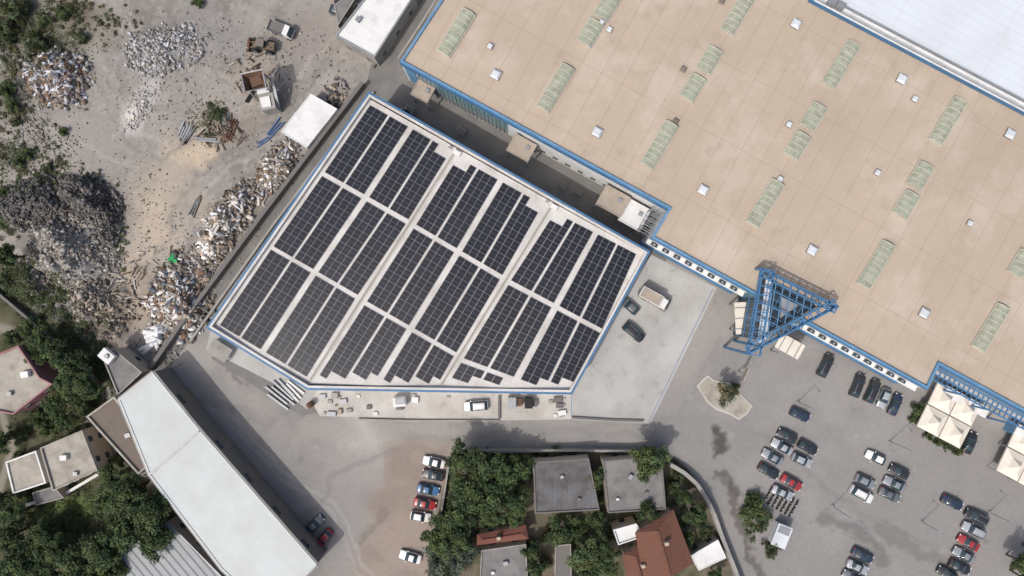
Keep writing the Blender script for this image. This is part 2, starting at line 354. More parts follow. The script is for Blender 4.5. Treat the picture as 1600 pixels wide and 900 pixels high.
COL.objects.link(bpy.data.objects.new('ground',me))
# ---------------- rubble chunks ----------------
BOX=np.array([[sx,sy,sz] for sx in(-.5,.5) for sy in(-.5,.5) for sz in(-.5,.5)])
BF=np.array([(0,1,3,2),(4,6,7,5),(0,4,5,1),(2,3,7,6),(0,2,6,4),(1,5,7,3)])
def chunks(name,uv,size,cols,tilt=0.6,jit=0.12,lift=0.3,parent=None):
    n=len(uv); a=rng.uniform(0,2*np.pi,n); b=rng.normal(0,tilt,n); c=rng.normal(0,tilt,n)
    z=hmap(uv[:,0],uv[:,1])
    v=BOX[None]*(1)+rng.uniform(-jit,jit,(n,8,3)); v=v*size[:,None,:]
    def rot(v,ang,i,j):
        ca,sa=np.cos(ang)[:,None],np.sin(ang)[:,None]; w=v.copy(); w[...,i]=v[...,i]*ca-v[...,j]*sa; w[...,j]=v[...,i]*sa+v[...,j]*ca; return w
    v=rot(v,b,0,2);v=rot(v,c,1,2);v=rot(v,a,0,1)
    pos=np.stack([(uv[:,0]-800)/8,(450-uv[:,1])/8,z+size.min(1)*lift+rng.uniform(0,0.08,n)],-1)
    v=v+pos[:,None,:]
    q=(BF[None]+np.arange(n)[:,None,None]*8).reshape(-1)
    me=npmesh(name,v.reshape(-1,3),q,np.repeat(cols,8,axis=0),M['chunk'])
    o=bpy.data.objects.new(name,me); COL.objects.link(o); 
    if parent:o.parent=parent
    return o
def scatter(c,r,ang,n,power=0.5,patch=0.5):
    k=n*3; t=rng.uniform(0,2*np.pi,k); rr=np.abs(rng.normal(0,0.62,k)) if power<=0.5 else rng.uniform(0,1,k)**power; a=math.radians(ang)
    if power<=0.5: rr=np.where(rng.random(k)<0.65,np.sqrt(rng.random(k))*0.95,rr)
    x=rr*np.cos(t)*r[0];y=rr*np.sin(t)*r[1]
    uv=np.stack([c[0]+x*math.cos(a)-y*math.sin(a),c[1]+x*math.sin(a)+y*math.cos(a)],-1)
    w=fbm(uv[:,0],uv[:,1],max(14,min(r)*0.5),4,c[0]*0.13)
    return uv[np.argsort(-(w*patch+rng.normal(0,0.10,k)-0.2*np.clip(rr-0.7,0,2)))][:n]
def pal(cols,n,var=0.25):
    c=np.array([S(*x)[:3] for x in cols]); return c[rng.integers(0,len(c),n)]*rng.uniform(1-var,1+var,(n,1))
def rub(name,c,r,ang,n,smin,smax,cols,flat=1.0,power=0.5,tilt=0.6):
    s=rng.uniform(0,1,(n,1))**3.5*(smax-smin)+smin; sz=s*rng.uniform(0.4,1.6,(n,3)); sz[:,2]*=flat
    return chunks(name,scatter(c,r,ang,n,power),sz,pal(cols,n),tilt)
mixc=[(166,162,158),(140,134,128),(186,184,181),(106,100,94),(128,108,96),(98,102,112),(84,78,72),(146,135,121),(128,120,110)]
rub('rubble_pile',(92,122),(60,54),0,3000,0.10,1.0,mixc+[(90,74,78),(196,200,208)],0.4)
rub('rubble_pile',(255,78),(72,42),-10,2800,0.08,0.7,[(166,165,166),(142,141,142),(186,185,186),(118,115,112),(146,140,132)],0.4)
rub('rubble_pile',(222,168),(22,50),35,800,0.08,0.4,[(194,191,187),(172,166,160)],0.5)
dkc=[(78,77,77),(96,94,93),(64,63,63),(110,108,106),(126,121,116),(98,92,86)]
rub('spoil_heap',(60,318),(84,46),-8,4600,0.10,0.7,dkc,0.5)
rub('spoil_heap',(142,314),(60,38),25,3600,0.10,0.7,dkc,0.5)
rub('spoil_heap',(176,352),(20,44),0,900,0.10,0.6,dkc,0.5)
rub('broken_concrete_heap',(118,398),(84,62),20,5200,0.08,0.6,[(156,152,147),(136,131,126),(170,166,160),(110,106,100),(142,132,120)],0.5)
rub('spoil_heap',(58,440),(62,40),20,1500,0.10,0.6,dkc+[(90,88,66),(80,80,60)],0.5)
rub('rubble_pile',(155,480),(62,54),20,1500,0.08,0.7,[(106,98,90),(140,130,118),(86,80,74),(170,160,150)],0.5)
rub('rubble_pile',(285,470),(54,70),10,2600,0.09,1.0,mixc+[(176,160,142),(116,92,76),(205,204,200)],0.45)
rub('scattered_stones',(230,250),(230,240),20,3400,0.06,0.28,[(142,137,130),(106,101,95),(168,163,156),(124,117,108)],0.6,0.7)
rub('scattered_stones',(420,90),(130,80),20,1000,0.06,0.34,[(140,131,122),(104,94,85),(168,164,158)],0.6,0.7)
rub('scattered_stones',(250,540),(50,40),20,500,0.06,0.4,[(166,161,154),(124,118,110)],0.6,0.7)
rub('scattered_stones',(60,200),(80,80),20,900,0.06,0.4,[(146,140,132),(100,94,85),(168,164,157)],0.6,0.7)
def boards(name,c,r,ang,n,cols,L=(1,3.5),W=(0.12,0.6)):
    sz=np.stack([rng.uniform(L[0],L[1],n),rng.uniform(W[0],W[1],n)**1.0,rng.uniform(0.05,0.14,n)],-1)
    return chunks(name,scatter(c,r,ang,n),sz,pal(cols,n,0.15),0.13,0.03,3.0)
wb=[(220,218,214),(196,190,182),(170,154,136),(228,228,228),(136,124,110),(108,97,87),(156,150,142)]
boards('timber_and_board_debris',(352,352),(26,70),33,330,wb,(0.8,3.6),(0.1,0.8))
boards('timber_and_board_debris',(428,272),(22,56),33,170,wb+[(110,92,76)],(0.8,3.0))
rub('rubble_pile',(352,352),(32,86),33,2400,0.08,0.8,mixc,0.4)
rub('rubble_pile',(432,265),(30,64),33,1700,0.08,0.7,mixc,0.4)
rub('rubble_pile',(300,420),(40,40),33,1000,0.08,0.6,mixc,0.4)
boards('timber_and_board_debris',(268,468),(38,56),10,200,wb+[(116,92,76),(90,100,110)],(0.8,3))
boards('plaster_board_stack',(243,520),(8,24),10,14,[(225,225,225)],(3,5),(0.4,0.9))
boards('timber_and_board_debris',(88,120),(48,46),0,150,[(160,162,170),(116,110,108),(196,198,204),(124,100,80)],(0.8,2.8))
boards('rusty_scrap_pile',(345,205),(46,34),0,60,[(108,88,75),(90,76,66),(146,131,114),(128,122,114)],(0.8,3.2),(0.08,0.3))
boards('clutter_pile',(525,150),(16,26),30,70,[(90,86,82),(150,150,150),(60,60,62),(170,154,136)],(0.6,1.6))
boards('timber_and_board_debris',(200,430),(60,80),20,60,[(150,138,122),(176,170,160),(110,98,84)],(0.8,2.6),(0.08,0.3))
boards('timber_and_board_debris',(400,110),(60,40),20,40,[(140,126,112),(176,170,160),(96,86,76)],(0.6,2.4),(0.08,0.4))
def bundle(name,c,ang,n,L,k,w=0.3,sp=0.45):
    m=MB(); p=P(*c); e=Vector((math.cos(math.radians(ang)),math.sin(math.radians(ang)),0)); s=Vector((-e.y,e.x,0))
    for i in range(n):
        j=math.radians(random.uniform(-5,5)); e2=Vector((e.x*math.cos(j)-e.y*math.sin(j),e.x*math.sin(j)+e.y*math.cos(j),0))
        o=p+s*(i-(n-1)/2)*sp+e*random.uniform(-0.6,0.6)+Vector((0,0,0.2+0.04*i)); l=L*random.uniform(.75,1.1)
        m.beam(o-e2*l/2,o+e2*l/2,w*0.4,0.25,k); m.beam(o-e2*l/2+Vector((0,0,.14)),o+e2*l/2+Vector((0,0,.14)),w,0.05,k); m.beam(o-e2*l/2-Vector((0,0,.14)),o+e2*l/2-Vector((0,0,.14)),w,0.05,k)
    return m.obj(name)
bundle('steel_beam_stack',(290,207),68,5,3.6,'frame'); bundle('steel_beam_stack',(296,212),60,2,4,'concd')
bundle('steel_beam_stack',(325,219),0,2,5,'frame'); bundle('steel_beam_stack',(307,320),66,3,4.5,'domeg',0.25,0.4); bundle('steel_beam_stack',(304,324),60,2,3.5,'bluelt',0.2,0.4)
bundle('rusty_beam_stack',(362,205),65,3,4.5,'rust'); bundle('blue_beam_stack',(430,202),52,3,4.5,'bluet',0.22,0.5); bundle('blue_beam_stack',(412,222),30,2,2.5,'bluet',0.22,0.5)
bundle('steel_beam_stack',(440,615),-40,5,5.5,'frame',0.35,0.8); bundle('steel_beam_stack',(462,612),-42,3,4.5,'white',0.35,0.8)
m=MB(); p=P(272,404)
for i in range(5): m.box(p+Vector((random.uniform(-.5,.5),random.uniform(-.7,.7),0.5)),(0.9,0.7,0.25),random.uniform(0,90),'green',random.uniform(-25,25))
m.obj('green_tarp_bundle')
# ---------------- lane and walls ----------------
slab('access_lane',[(571,135),(583,143),(296,532),(255,585),(243,577)],'asph')
slab('alley_pavement',[(705,-80),(660,-80),(578,108),(572,135),(330,560),(470,650),(900,560),(1040,420),(1045,340),(640,110)],'asph',0.003)
slab('concrete_apron',[(1018,398),(1120,450),(1016,662),(892,656),(880,600),(960,480)],'concl',0.010)
slab('loading_yard_pavement',[(470,600),(895,600),(893,655),(780,657),(500,650)],'concw',0.014)
slab('concrete_apron',[(330,515),(350,500),(500,600),(480,640),(430,600),(322,545)],'concl',0.018)
def wall(name,pts,h,w,k,kt=None):
    m=MB()
    for i,(a,b) in enumerate(zip(pts[:-1],pts[1:])):
        A=P(*a);B=P(*b); hh=h-0.003*(i%2)
        m.beam(Vector((A.x,A.y,hh/2)),Vector((B.x,B.y,hh/2)),w,hh,k)
        m.beam(Vector((A.x,A.y,hh+0.06)),Vector((B.x,B.y,hh+0.06)),w+0.15,0.1,kt or k)
    return m.obj(name)
wall('retaining_wall',[(570,133),(420,330),(290,505),(241,575)],2.0,0.6,'concd','concd')
wall('boundary_wall',[(584,146),(430,350),(300,532)],0.7,0.3,'conc')
wall('boundary_wall',[(735,702),(900,700),(1038,702)],2.0,0.3,'conc')
wall('boundary_wall',[(1044,722),(1066,735),(1085,752),(1100,775),(1112,800),(1124,835),(1136,865),(1152,905),(1170,960)],2.0,0.6,'conc','conc')
wall('garden_wall',[(702,722),(690,800),(676,905)],1.2,0.25,'conc')
wall('loading_dock_wall',[(560,655),(640,657),(780,657)],0.35,0.25,'conc')
wall('loading_dock_wall',[(893,652),(960,656),(1005,657)],0.3,0.25,'concd')
wall('loading_dock_divider',[(780,618),(780,655)],0.5,0.25,'concd')
wall('field_wall',[(-40,420),(45,492),(110,550),(160,600)],1.4,0.35,'concd')
wall('concrete_kerb',[(664,-10),(640,22),(583,106)],0.7,0.5,'concd')
wall('warehouse_side_kerb',[(688,-10),(655,42),(622,92)],0.15,0.3,'conc')
wall('white_wall',[(50,785),(110,768),(165,735)],1.6,0.4,'white','white')
# ---------------- solar building ----------------
ZR=9.0
E=empty('solar_roof_factory_building')
outer=[(577,147),(1012,394),(892,613),(481,606),(326,511)]
pw=wpoly(outer,ZR+0.9); n=len(pw)
m=MB(); m.add([(a[0],a[1],0) for a in pw]+[(a[0],a[1],ZR+0.8) for a in pw],[(i,(i+1)%n,n+(i+1)%n,n+i) for i in range(n)],'wall'); m.obj('walls',E)
ins=inset(pw,0.4)
m=MB(); 
vs=[(a[0],a[1],ZR+0.8) for a in pw]+[(a[0],a[1],ZR+0.9) for a in pw]+[(a[0],a[1],ZR+0.9) for a in ins]+[(a[0],a[1],ZR-0.1) for a in ins]
fs=[]
for k in range(3): fs+=[(k*n+i,k*n+(i+1)%n,(k+1)*n+(i+1)%n,(k+1)*n+i) for i in range(n)]
m.add(vs,fs,'solroof'); m.obj('parapet',E)
m=MB(); out2=inset(pw,-0.42)
for i in range(n):
    j=(i+1)%n
    vs=[(pw[i][0],pw[i][1],ZR-0.9),(pw[j][0],pw[j][1],ZR-0.9),(out2[j][0],out2[j][1],ZR-0.9),(out2[i][0],out2[i][1],ZR-0.9)]
    vs+=[(x,y,ZR+0.75) for x,y,_ in vs]
    m.add(vs,[(0,1,2,3),(7,6,5,4),(2,3,7,6),(1,2,6,5),(3,0,4,7)],'blue')
m.obj('blue_fascia',E)
m=MB()
for i in range(n):
    a=pw[i];b=pw[(i+1)%n];L=(Vector(b)-Vector(a)).length;k=int(L/6)
    for j in range(k):
        t=(j+.5)/k;hw=1.2/L
        wallbox(m,a,b,t-hw,t+hw,4.5,6.3,0,0.06,'frame'); wallbox(m,a,b,t-hw*.92,t+hw*.92,4.6,6.2,0.06,0.08,'glassw')
        if j%3==1: wallbox(m,a,b,t-hw*1.3,t+hw*1.3,0.03,3.8,0,0.07,'bluelt')
m.obj('windows_and_doors',E)
bays=[[(573,152),(711,230),(484,600),(330,512)],[(711,230),(861,315),(689,605),(484,600)],[(861,315),(1007,396),(890,610),(689,605)]]
m=MB()
for b in bays:
    tl,tr,brr,bl=b; mt=((tl[0]+tr[0])/2,(tl[1]+tr[1])/2); mb_=((bl[0]+brr[0])/2,(bl[1]+brr[1])/2)
    TL,TR,BR,BL,MT,MBm=P(*tl,ZR),P(*tr,ZR),P(*brr,ZR),P(*bl,ZR),P(*mt,ZR+.45),P(*mb_,ZR+.45)
    m.add([TL,MT,MBm,BL],[(0,3,2,1)],'solroof'); m.add([MT,TR,BR,MBm],[(0,3,2,1)],'solroof')
m.obj('roof_sheets',E)
m=MB()
for (a,b) in (((711,238),(485,594)),((862,322),(690,601))):
    A=P(*a,ZR+.05);B=P(*b,ZR+.05);d_=(B-A).normalized();s=Vector((-d_.y,d_.x,0))
    for o in(-0.32,0.32): m.beam(A+s*o,B+s*o,0.16,0.14,'solroof')
    m.beam(A+Vector((0,0,-.02)),B+Vector((0,0,-.02)),0.42,0.06,'brick')
    m.box(A+Vector((0.4,-0.2,0.35)),(1.3,0.8,0.5),-29,'white'); m.box(A+Vector((-0.8,0.9,0.3)),(0.6,0.5,0.4),-29,'frame')
m.obj('valley_gutters',E)
PB=[([((578,164),(507,269)),((503,275),(427,385)),((423,390),(343,508))],[((704,236),(638,343)),((634,350),(559,461)),((555,467),(479,589))]),
 ([((715,246),(650,351)),((646,357),(573,471)),((569,477),(499,586))],[((848,320),(785,430)),((781,437),(713,551)),((709,557),(645,668))]),
 ([((867,332),(798,438)),((794,445),(724,560)),((720,567),(655,672))],[((994,397),(941,514)),((938,521),(892,622)),((888,627),(842,722))])]
NP_=9
def lp(a,b,t): return (a[0]+(b[0]-a[0])*t,a[1]+(b[1]-a[1])*t)
G1,G2=0.022,0.060
wcol=(1-G1*2-G2)/4; starts=[0,wcol+G1,2*wcol+G1+G2,3*wcol+2*G1+G2]
fm=MB(); gm=MB()
for bi,(Ls,Rs) in enumerate(PB):
    for ri in range(3):
        (l0,l1),(r0,r1)=Ls[ri],Rs[ri]
        for ci,s0 in enumerate(starts):
            for pj in range(NP_):
                for pi in range(3):
                    if bi>0 and ri==0 and ci==0 and pj==0 and pi<2: continue
                    if bi<2 and ri==0 and ci==3 and pj==0 and pi>0: continue
                    sa=s0+wcol*(pi+0.015)/3; sb=s0+wcol*(pi+0.985)/3
                    ta=(pj+0.012)/NP_; tb=(pj+0.988)/NP_
                    def pt(s,t,dz=0):
                        q=lp(lp(l0,l1,t),lp(r0,r1,t),s)
                        return q,P(q[0],q[1],ZR+0.16+0.45*(1-abs(2*s-1))+dz)
                    low=[pt(sa,tb)[0],pt(sb,tb)[0]]
                    if any(u>484 and v>597+(u-484)*0.02 for u,v in low): continue
                    cs=[pt(sa,ta)[1],pt(sa,tb)[1],pt(sb,tb)[1],pt(sb,ta)[1]]
                    dn=[c-Vector((0,0,0.06)) for c in cs]
                    fm.add(cs+dn,[(0,1,2,3),(0,4,5,1),(1,5,6,2),(2,6,7,3),(3,7,4,0)],'pvf')
                    es=(sb-sa)*0.04; et=(tb-ta)*0.025; tm=(ta+tb)/2
                    for t0,t1 in((ta+et,tm-et*0.5),(tm+et*0.5,tb-et)):
                        g=[pt(sa+es,t0,.004)[1],pt(sa+es,t1,.004)[1],pt(sb-es,t1,.004)[1],pt(sb-es,t0,.004)[1]]
                        gm.add(g,[(0,1,2,3)],'pv')
fm.obj('solar_panel_frames',E); gm.obj('solar_panel_glass',E)
# ---------------- warehouse ----------------
ZW=11.0
wp=[(625,96),(1045,326),(1018,371),(1450,608),(1468,570),(1900,806),(1900,330),(1265,-6),(1000,-147),(785,-147)]
E,pp=building('warehouse_building',wp,ZW,'wall','beige','bluelt',0.4,0.45,win=False)
def wedge(a,b,z=ZW):
    A=P(*a,z);B=P(*b,z); return (A.x,A.y),(B.x,B.y)
def along(mb,a,b,t0,t1,z0,z1,o0,o1,k):
    A,B=wedge(a,b); A=Vector(A);B=Vector(B);e=(B-A);nn=Vector((e.y,-e.x)).normalized()
    if nn.y>0: nn=-nn
    x=A+e*t0;y=A+e*t1; mb.prism(ccw([tuple(x+nn*o0),tuple(y+nn*o0),tuple(y+nn*o1),tuple(x+nn*o1)]),z0,z1,k)
m=MB()
for a,b,zz in (((625,96),(1045,326),9.3),((1018,371),(1450,608),10.2),((1468,570),(1900,806),9.3)):
    along(m,a,b,0,1,zz,10.95,0.0,0.22,'blue')
m.obj('blue_fascia',E)
m=MB()
A_=((625,96),(1045,326))
along(m,*A_,0.01,0.05,0.5,9.2,0,0.15,'bluelt')
along(m,*A_,0.06,0.40,3.2,9.2,0,0.15,'teal'); along(m,*A_,0.06,0.40,0.3,2.9,0,0.12,'frame')
for i in range(22): along(m,*A_,0.06+i*0.0155,0.0625+i*0.0155,0.3,9.2,0.15,0.25,'frame')
along(m,*A_,0.46,0.97,1.0,9.2,0,0.10,'white')
for t in np.arange(0.48,0.96,0.05): along(m,*A_,t,t+0.02,1.5,2.8,0.10,0.16,'glassw')
along(m,*A_,0,1,0.02,0.6,0,0.2,'conc')
B_=((1018,371),(1450,608))
for t0,t1 in ((0.0,0.36),(0.58,1.0)):
    along(m,*B_,t0,t1,1.6,10.1,0,0.08,'white')
    along(m,*B_,t0,t1,7.6,7.85,0.08,1.0,'white')
    along(m,*B_,t0,t1,0.4,1.5,0,0.45,'blue')
    t=t0+0.015
    while t<t1-0.03:
        along(m,*B_,t,t+0.012,4.2,6.4,0.08,0.14,'glassw'); along(m,*B_,t+0.016,t+0.024,4.2,6.4,0.08,0.14,'glassw')
        along(m,*B_,t,t+0.022,7.86,8.5,0.25,0.8,'glassw'); along(m,*B_,t+0.006,t+0.014,8.5,8.6,0.35,0.7,'frame')
        t+=0.042
along(m,*B_,0.36,0.58,0.3,9.7,0,0.12,'teal')
m.obj('facade_panels_and_windows',E)
m=MB()
for (c,sx,sy,z,k) in (((661,143),3.6,3.2,6.0,'tan'),((815,231),4.6,3.6,6.5,'tan'),((958,314),5.2,4.2,6.5,'tan'),((991,336),4.6,4.6,5.5,'white')):
    q=P(*c,z); m.box(q,(sx,sy,0.35),A1,k)
    R=Matrix.Rotation(math.radians(A1),3,'Z')
    for ax in(-.45,.45):
        for ay in(-.45,.45):
            o=q+R@Vector((ax*sx,ay*sy,0)); m.beam((o.x,o.y,0),(o.x,o.y,z-.18),0.25,0.25,'frame')
    for o1,o2,l1,l2 in((0,.48,1,.04),(0,-.48,1,.04),(.48,0,.04,.9),(-.48,0,.04,.9)):
        m.box(q+R@Vector((o1*sx,o2*sy,.25)),(sx*l1,sy*l2,.16),A1,k)
    m.box(q+R@Vector((sx*.2,sy*.15,.35)),(0.8,0.7,.35),A1,'frame')
m.obj('entrance_canopies',E)
m=MB()
q=P(1020,347,9.5)
R=Matrix.Rotation(math.radians(A1),3,'Z')
for ax in(-1.3,0,1.3):
    for ay in(-2,2):
        o=q+R@Vector((ax,ay,0)); m.beam((o.x,o.y,0),(o.x,o.y,9.5),0.15,0.15,'frame')
for zz in(3,6,9.5):
    for ay in(-2,-1,0,1,2): m.beam(q+R@Vector((-1.3,ay,zz-9.5)),q+R@Vector((1.3,ay,zz-9.5)),0.12,0.12,'frame')
    for ax in(-1.3,1.3): m.beam(q+R@Vector((ax,-2,zz-9.5)),q+R@Vector((ax,2,zz-9.5)),0.15,0.15,'frame')
m.obj('external_steel_stair',E)
def skylight(c,L,W=2.5,tall=0.5):
    ang=-121.5; q=P(*c,ZW-0.4); R=Matrix.Rotation(math.radians(ang),3,'Z'); m=MB()
    m.box(q+Vector((0,0,0.12)),(L+0.3,W+0.3,0.26),ang,'skyrib')
    N=8; prof=[(math.cos(math.pi*i/N)*W/2,math.sin(math.pi*i/N)*tall) for i in range(N+1)]
    vs=[];fs=[]
    for x in(-L/2,L/2):
        for (y,z) in prof: vs.append(q+R@Vector((x,y,0.26+z)))
    k=N+1
    fs=[(i,i+1,k+i+1,k+i) for i in range(N)]+[tuple(range(k)),tuple(range(2*k-1,k-1,-1))]
    m.add(vs,fs,'sky')
    nr=max(3,int(L/1.05))
    for j in range(nr+1):
        x=-L/2+L*j/nr
        pts=[q+R@Vector((x,y*1.03,0.26+z*1.05+0.02)) for y,z in prof]
        for a,b in zip(pts[:-1],pts[1:]): m.beam(a,b,0.16,0.06,'skyrib')
    o=m.obj('barrel_skylight',E); return o
for c in [(713,52),(868,138),(1030,227),(1195,318),(1368,414),(1547,512),(1155,18),(1313,102),(1480,190),(560+1085,285)]: skylight(c,8.8)
for c in [(948,12),(922,52),(1108,95),(1082,138),(1270,183),(1245,228),(1437,275),(1415,320),(1594,412)]: skylight(c,4.5,2.8)
def dome(c,s,k):
    q=P(*c,ZW-0.4); m=MB(); m.box(q+Vector((0,0,.2)),(s,s,.4),A1+random.uniform(-4,4),'conc')
    R=Matrix.Rotation(math.radians(A1),3,'Z')
    vs=[q+R@Vector((x*s/2.1,y*s/2.1,.4)) for x,y in((-1,-1),(1,-1),(1,1),(-1,1))]+[q+R@Vector((x*s/3.4,y*s/3.4,.72)) for x,y in((-1,-1),(1,-1),(1,1),(-1,1))]
    m.add(vs,[(0,1,5,4),(1,2,6,5),(2,3,7,6),(3,0,4,7),(4,5,6,7)],k); m.obj('roof_hatch',E)
for c in [(775,117),(933,207),(1098,297),(1268,391),(1443,489),(1243,38),(1408,124),(1577,210)]: dome(c,1.7,'dome')
for c in [(766,73),(952,47),(1067,109),(1232,195),(1370,270),(1514,349),(1428,155),(1127,3),(1218,280),(1055,190),(940,36)]: dome(c,1.0,'domeg' if c[0]%2 else 'dome')
E2,p2=building('white_roof_hall',[(1268,-10),(1930,340),(1930,-160),(985,-160)],12.0,'wall','whiteroof','white',0.5,0.3,win=False)
m=MB(); along_pts=[P(1264,0,11.2),P(1700,230,11.2)]
m.beam(along_pts[0],along_pts[1],0.3,0.9,'blue')
a,b=P(1272,0,12.1),P(1700,226,12.1); m.beam(a,b,0.25,0.12,'white')
a,b=P(1278,-12,12.0),P(1700,210,12.0); m.beam(a,b,0.35,0.3,'frame')
for c in((1300,3),(1313,9)): m.box(P(*c,12.4),(1.5,1.1,1.2),A1,'frame')
m.obj('edge_trim_and_plant',E2)
# ---------------- triangular entrance tower ----------------
ET=empty('triangular_glazed_entrance_tower')
ZT=14.0
def T(u,v,dz=0): return P(u,v,ZT+dz)
a,b,c=(1192,420),(1309,479),(1170,553)
m=MB()
def rim(p,q,off,segs):
    A=T(*p);B=T(*q);e=(B-A).normalized();s=Vector((-e.y,e.x,0))
    for o in(0,off): m.beam(A+s*o,B+s*o,0.28,0.3,'bluesteel')
    m.beam(A+Vector((0,0,-1.2)),B+Vector((0,0,-1.2)),0.2,0.2,'bluesteel')
    for i in range(segs+1):
        x=A.lerp(B,i/segs); m.beam(x,x+s*off,0.16,0.16,'bluesteel'); m.beam(x,x+Vector((0,0,-1.2)),0.12,0.12,'bluesteel')
        if i<segs: m.beam(x+Vector((0,0,-1.2)),A.lerp(B,(i+1)/segs),0.1,0.1,'bluesteel')
rim(a,b,-1.2,10); rim(b,c,-1.4,11); rim(c,a,-2.0,10)
for k in range(1,10):
    t=k/10.5; p=lp(a,b,t);q=lp(c,b,t); m.beam(T(*p,-0.35),T(*q,-0.35),0.12,0.2,'bluelt')
for k in range(1,5):
    t=k/5.5; p=lp(a,c,t);q=lp(b,c,t*0.97); m.beam(T(*p,-0.2),T(*q,-0.2),0.16,0.24,'bluesteel')
for p in(a,b,c,(1188,542),(1205,428)):
    A=T(*p); m.beam((A.x,A.y,0.0),A,0.4,0.4,'bluesteel')
m.obj('space_frame',ET)
m=MB()
tri=[(T(*p).x,T(*p).y) for p in(a,b,c)]; tri=inset(ccw(tri),1.3)
m.prism(tri,0.05,12.3,'gdark','gdark')
A=[T(*p,-1.0) for p in((1198,432),(1208,438),(1197,536),(1182,544))]; m.add(A+[x-Vector((0,0,.3)) for x in A],[(0,1,2,3),(7,6,5,4),(0,4,5,1),(1,5,6,2),(2,6,7,3),(3,7,4,0)],'dome')
A=[P(u,v,12.9) for u,v in((1222,464),(1248,477),(1219,497))]; m.add(A+[x-Vector((0,0,.5)) for x in A],[(0,1,2),(5,4,3),(0,3,4,1),(1,4,5,2),(2,5,3,0)],'frame')
for z_ in(3,6,9):
    for i in range(3):
        p_,q_=tri[i],tri[(i+1)%3]; wallbox(m,p_,q_,0,1,z_,z_+.25,0,.12,'bluesteel')
for i in range(3):
    for j in range(1,10): wallbox(m,tri[i],tri[(i+1)%3],j/10-.004,j/10+.004,0.1,12.2,0,.09,'bluelt')
m.obj('glazed_lobby',ET)
m=MB()
for c_,sx,sy,z in(((1161,497),3.0,6.0,4.5),((1234,541),5.0,3.0,4.5)):
    q=P(*c_,z); m.box(q,(sx,sy,.25),A1 if sx>sy else 3,'tent')
    for ax in(-.4,.4):
        for ay in(-.4,.4): m.beam(q+Vector((ax*sx,ay*sy,-z)),q+Vector((ax*sx,ay*sy,0)),.2,.2,'frame')
    for t_ in(-.33,0,.33):
        R=Matrix.Rotation(math.radians(A1 if sx>sy else 3),3,'Z'); o=R@Vector((0,t_*sy,.17)) if sx<sy else R@Vector((t_*sx,0,.17)); m.box(q+o,(sx if sx<sy else .15,.15 if sx<sy else sy,.1),A1 if sx>sy else 3,'frame')
m.obj('entrance_canopies',ET)
EP=empty('blue_steel_pergola'); m=MB()
A=P(1466,572,8.0);B=P(1700,700,8.0);e=(B-A).normalized();s=Vector((e.y,-e.x,0))
if s.y>0:s=-s
for o in(0.6,1.6,2.6): m.beam(A+s*o,B+s*o,.25,.35,'bluesteel')
L=(B-A).length;k=0
while k<L:
    m.beam(A+e*k+s*0.5,A+e*k+s*2.7,.15,.2,'bluesteel')
    if int(k)%6==0: x=A+e*k+s*2.6; m.beam((x.x,x.y,0),x,.3,.3,'bluesteel')
    k+=1.0
m.obj('frame',EP)
m=MB(); A=P(1475,600,3.2);B=P(1700,722,3.2)
for i in range(6):
    if i in(2,):continue
    x=A.lerp(B,(i+.5)/6)+s*1.0; m.box(x,(4.2,2.0,.3),A1,'white'); m.box(x-Vector((0,0,1.7)),(3.9,1.7,3.0),A1,'bluelt')
m.obj('trolley_bays',EP)
def tent(name,cs):
    Et=empty(name); m=MB(); z0,z1=2.7,4.6
    for i in range(2):
        for j in range(2):
            def q(s,t): return lp(lp(cs[0],cs[1],s),lp(cs[3],cs[2],s),t)
            s0,s1,t0,t1=i*.5+.01,i*.5+.49,j*.5+.01,j*.5+.49
            cr=[P(*q(x,y),z0) for x,y in((s0,t0),(s1,t0),(s1,t1),(s0,t1))]; ct=sum(cr,Vector())/4
            ring=[c.lerp(ct,.55)+Vector((0,0,.62)) for c in cr]; top=[c.lerp(ct,.95)+Vector((0,0,1.9)) for c in cr]
            low=[c-Vector((0,0,.35)) for c in cr]
            f=[]
            for a_ in range(4):
                b_=(a_+1)%4; f+=[(a_,b_,4+b_,4+a_),(4+a_,4+b_,8+b_,8+a_),(12+a_,12+b_,b_,a_)]
            m.add(cr+ring+top+low,f+[(8,9,10,11)],'tent')
            for c in cr: m.beam((c.x,c.y,0),(c.x,c.y,z0),.1,.1,'frame')
    m.obj('fabric_roof_and_posts',Et)
tent('marquee_canopy',[(1466,596),(1536,632),(1500,702),(1432,666)])
tent('marquee_canopy',[(1592,660),(1662,697),(1624,772),(1556,735)])
# ---------------- other buildings ----------------
building('white_roof_shed',[(573,-8),(648,-8),(585,90),(523,56)],5.0,'conc','white','frame',0.3,0.3)
building('site_container_office',[(485,146),(527,170),(479,231),(438,206)],3.0,'wall','white','white',0.15,0.1,winspace=3)
building('small_utility_shed',[(522,8),(545,-10),(560,-10),(528,40)],3.0,'concd','grey','conc',0.2,0.15,winspace=3)
E,_=building('long_industrial_building',[(184,624),(238,581),(312,672),(495,882),(420,960),(345,890),(232,742)],7.0,'concd','longroof','longroof',0.35,0.12,win=False)
m=MB(); a,b=P(232,743,7.1),P(311,674,7.1); m.beam(a,b,0.3,0.2,'frame')
m.obj('expansion_joint',E)
m=MB()
for i in range(len(_)):
    a=_[i];b=_[(i+1)%len(_)];L=(Vector(b)-Vector(a)).length
    wallbox(m,a,b,0,1,6.5,6.88,0,0.3,'conc')
    for j in range(int(L/7)):
        t=(j+.5)/int(L/7); wallbox(m,a,b,t-1.6/L,t+1.6/L,0.03,3.6,0,.07,'domeg'); wallbox(m,a,b,t-1.0/L,t+1.0/L,4.4,5.4,0,.06,'glassw')
m.obj('eaves_doors_and_windows',E)
building('flat_roof_annex',[(134,651),(178,619),(249,712),(216,742)],6.5,'stucco','brownroof','beigeflat',0.35,0.4,floors=2)
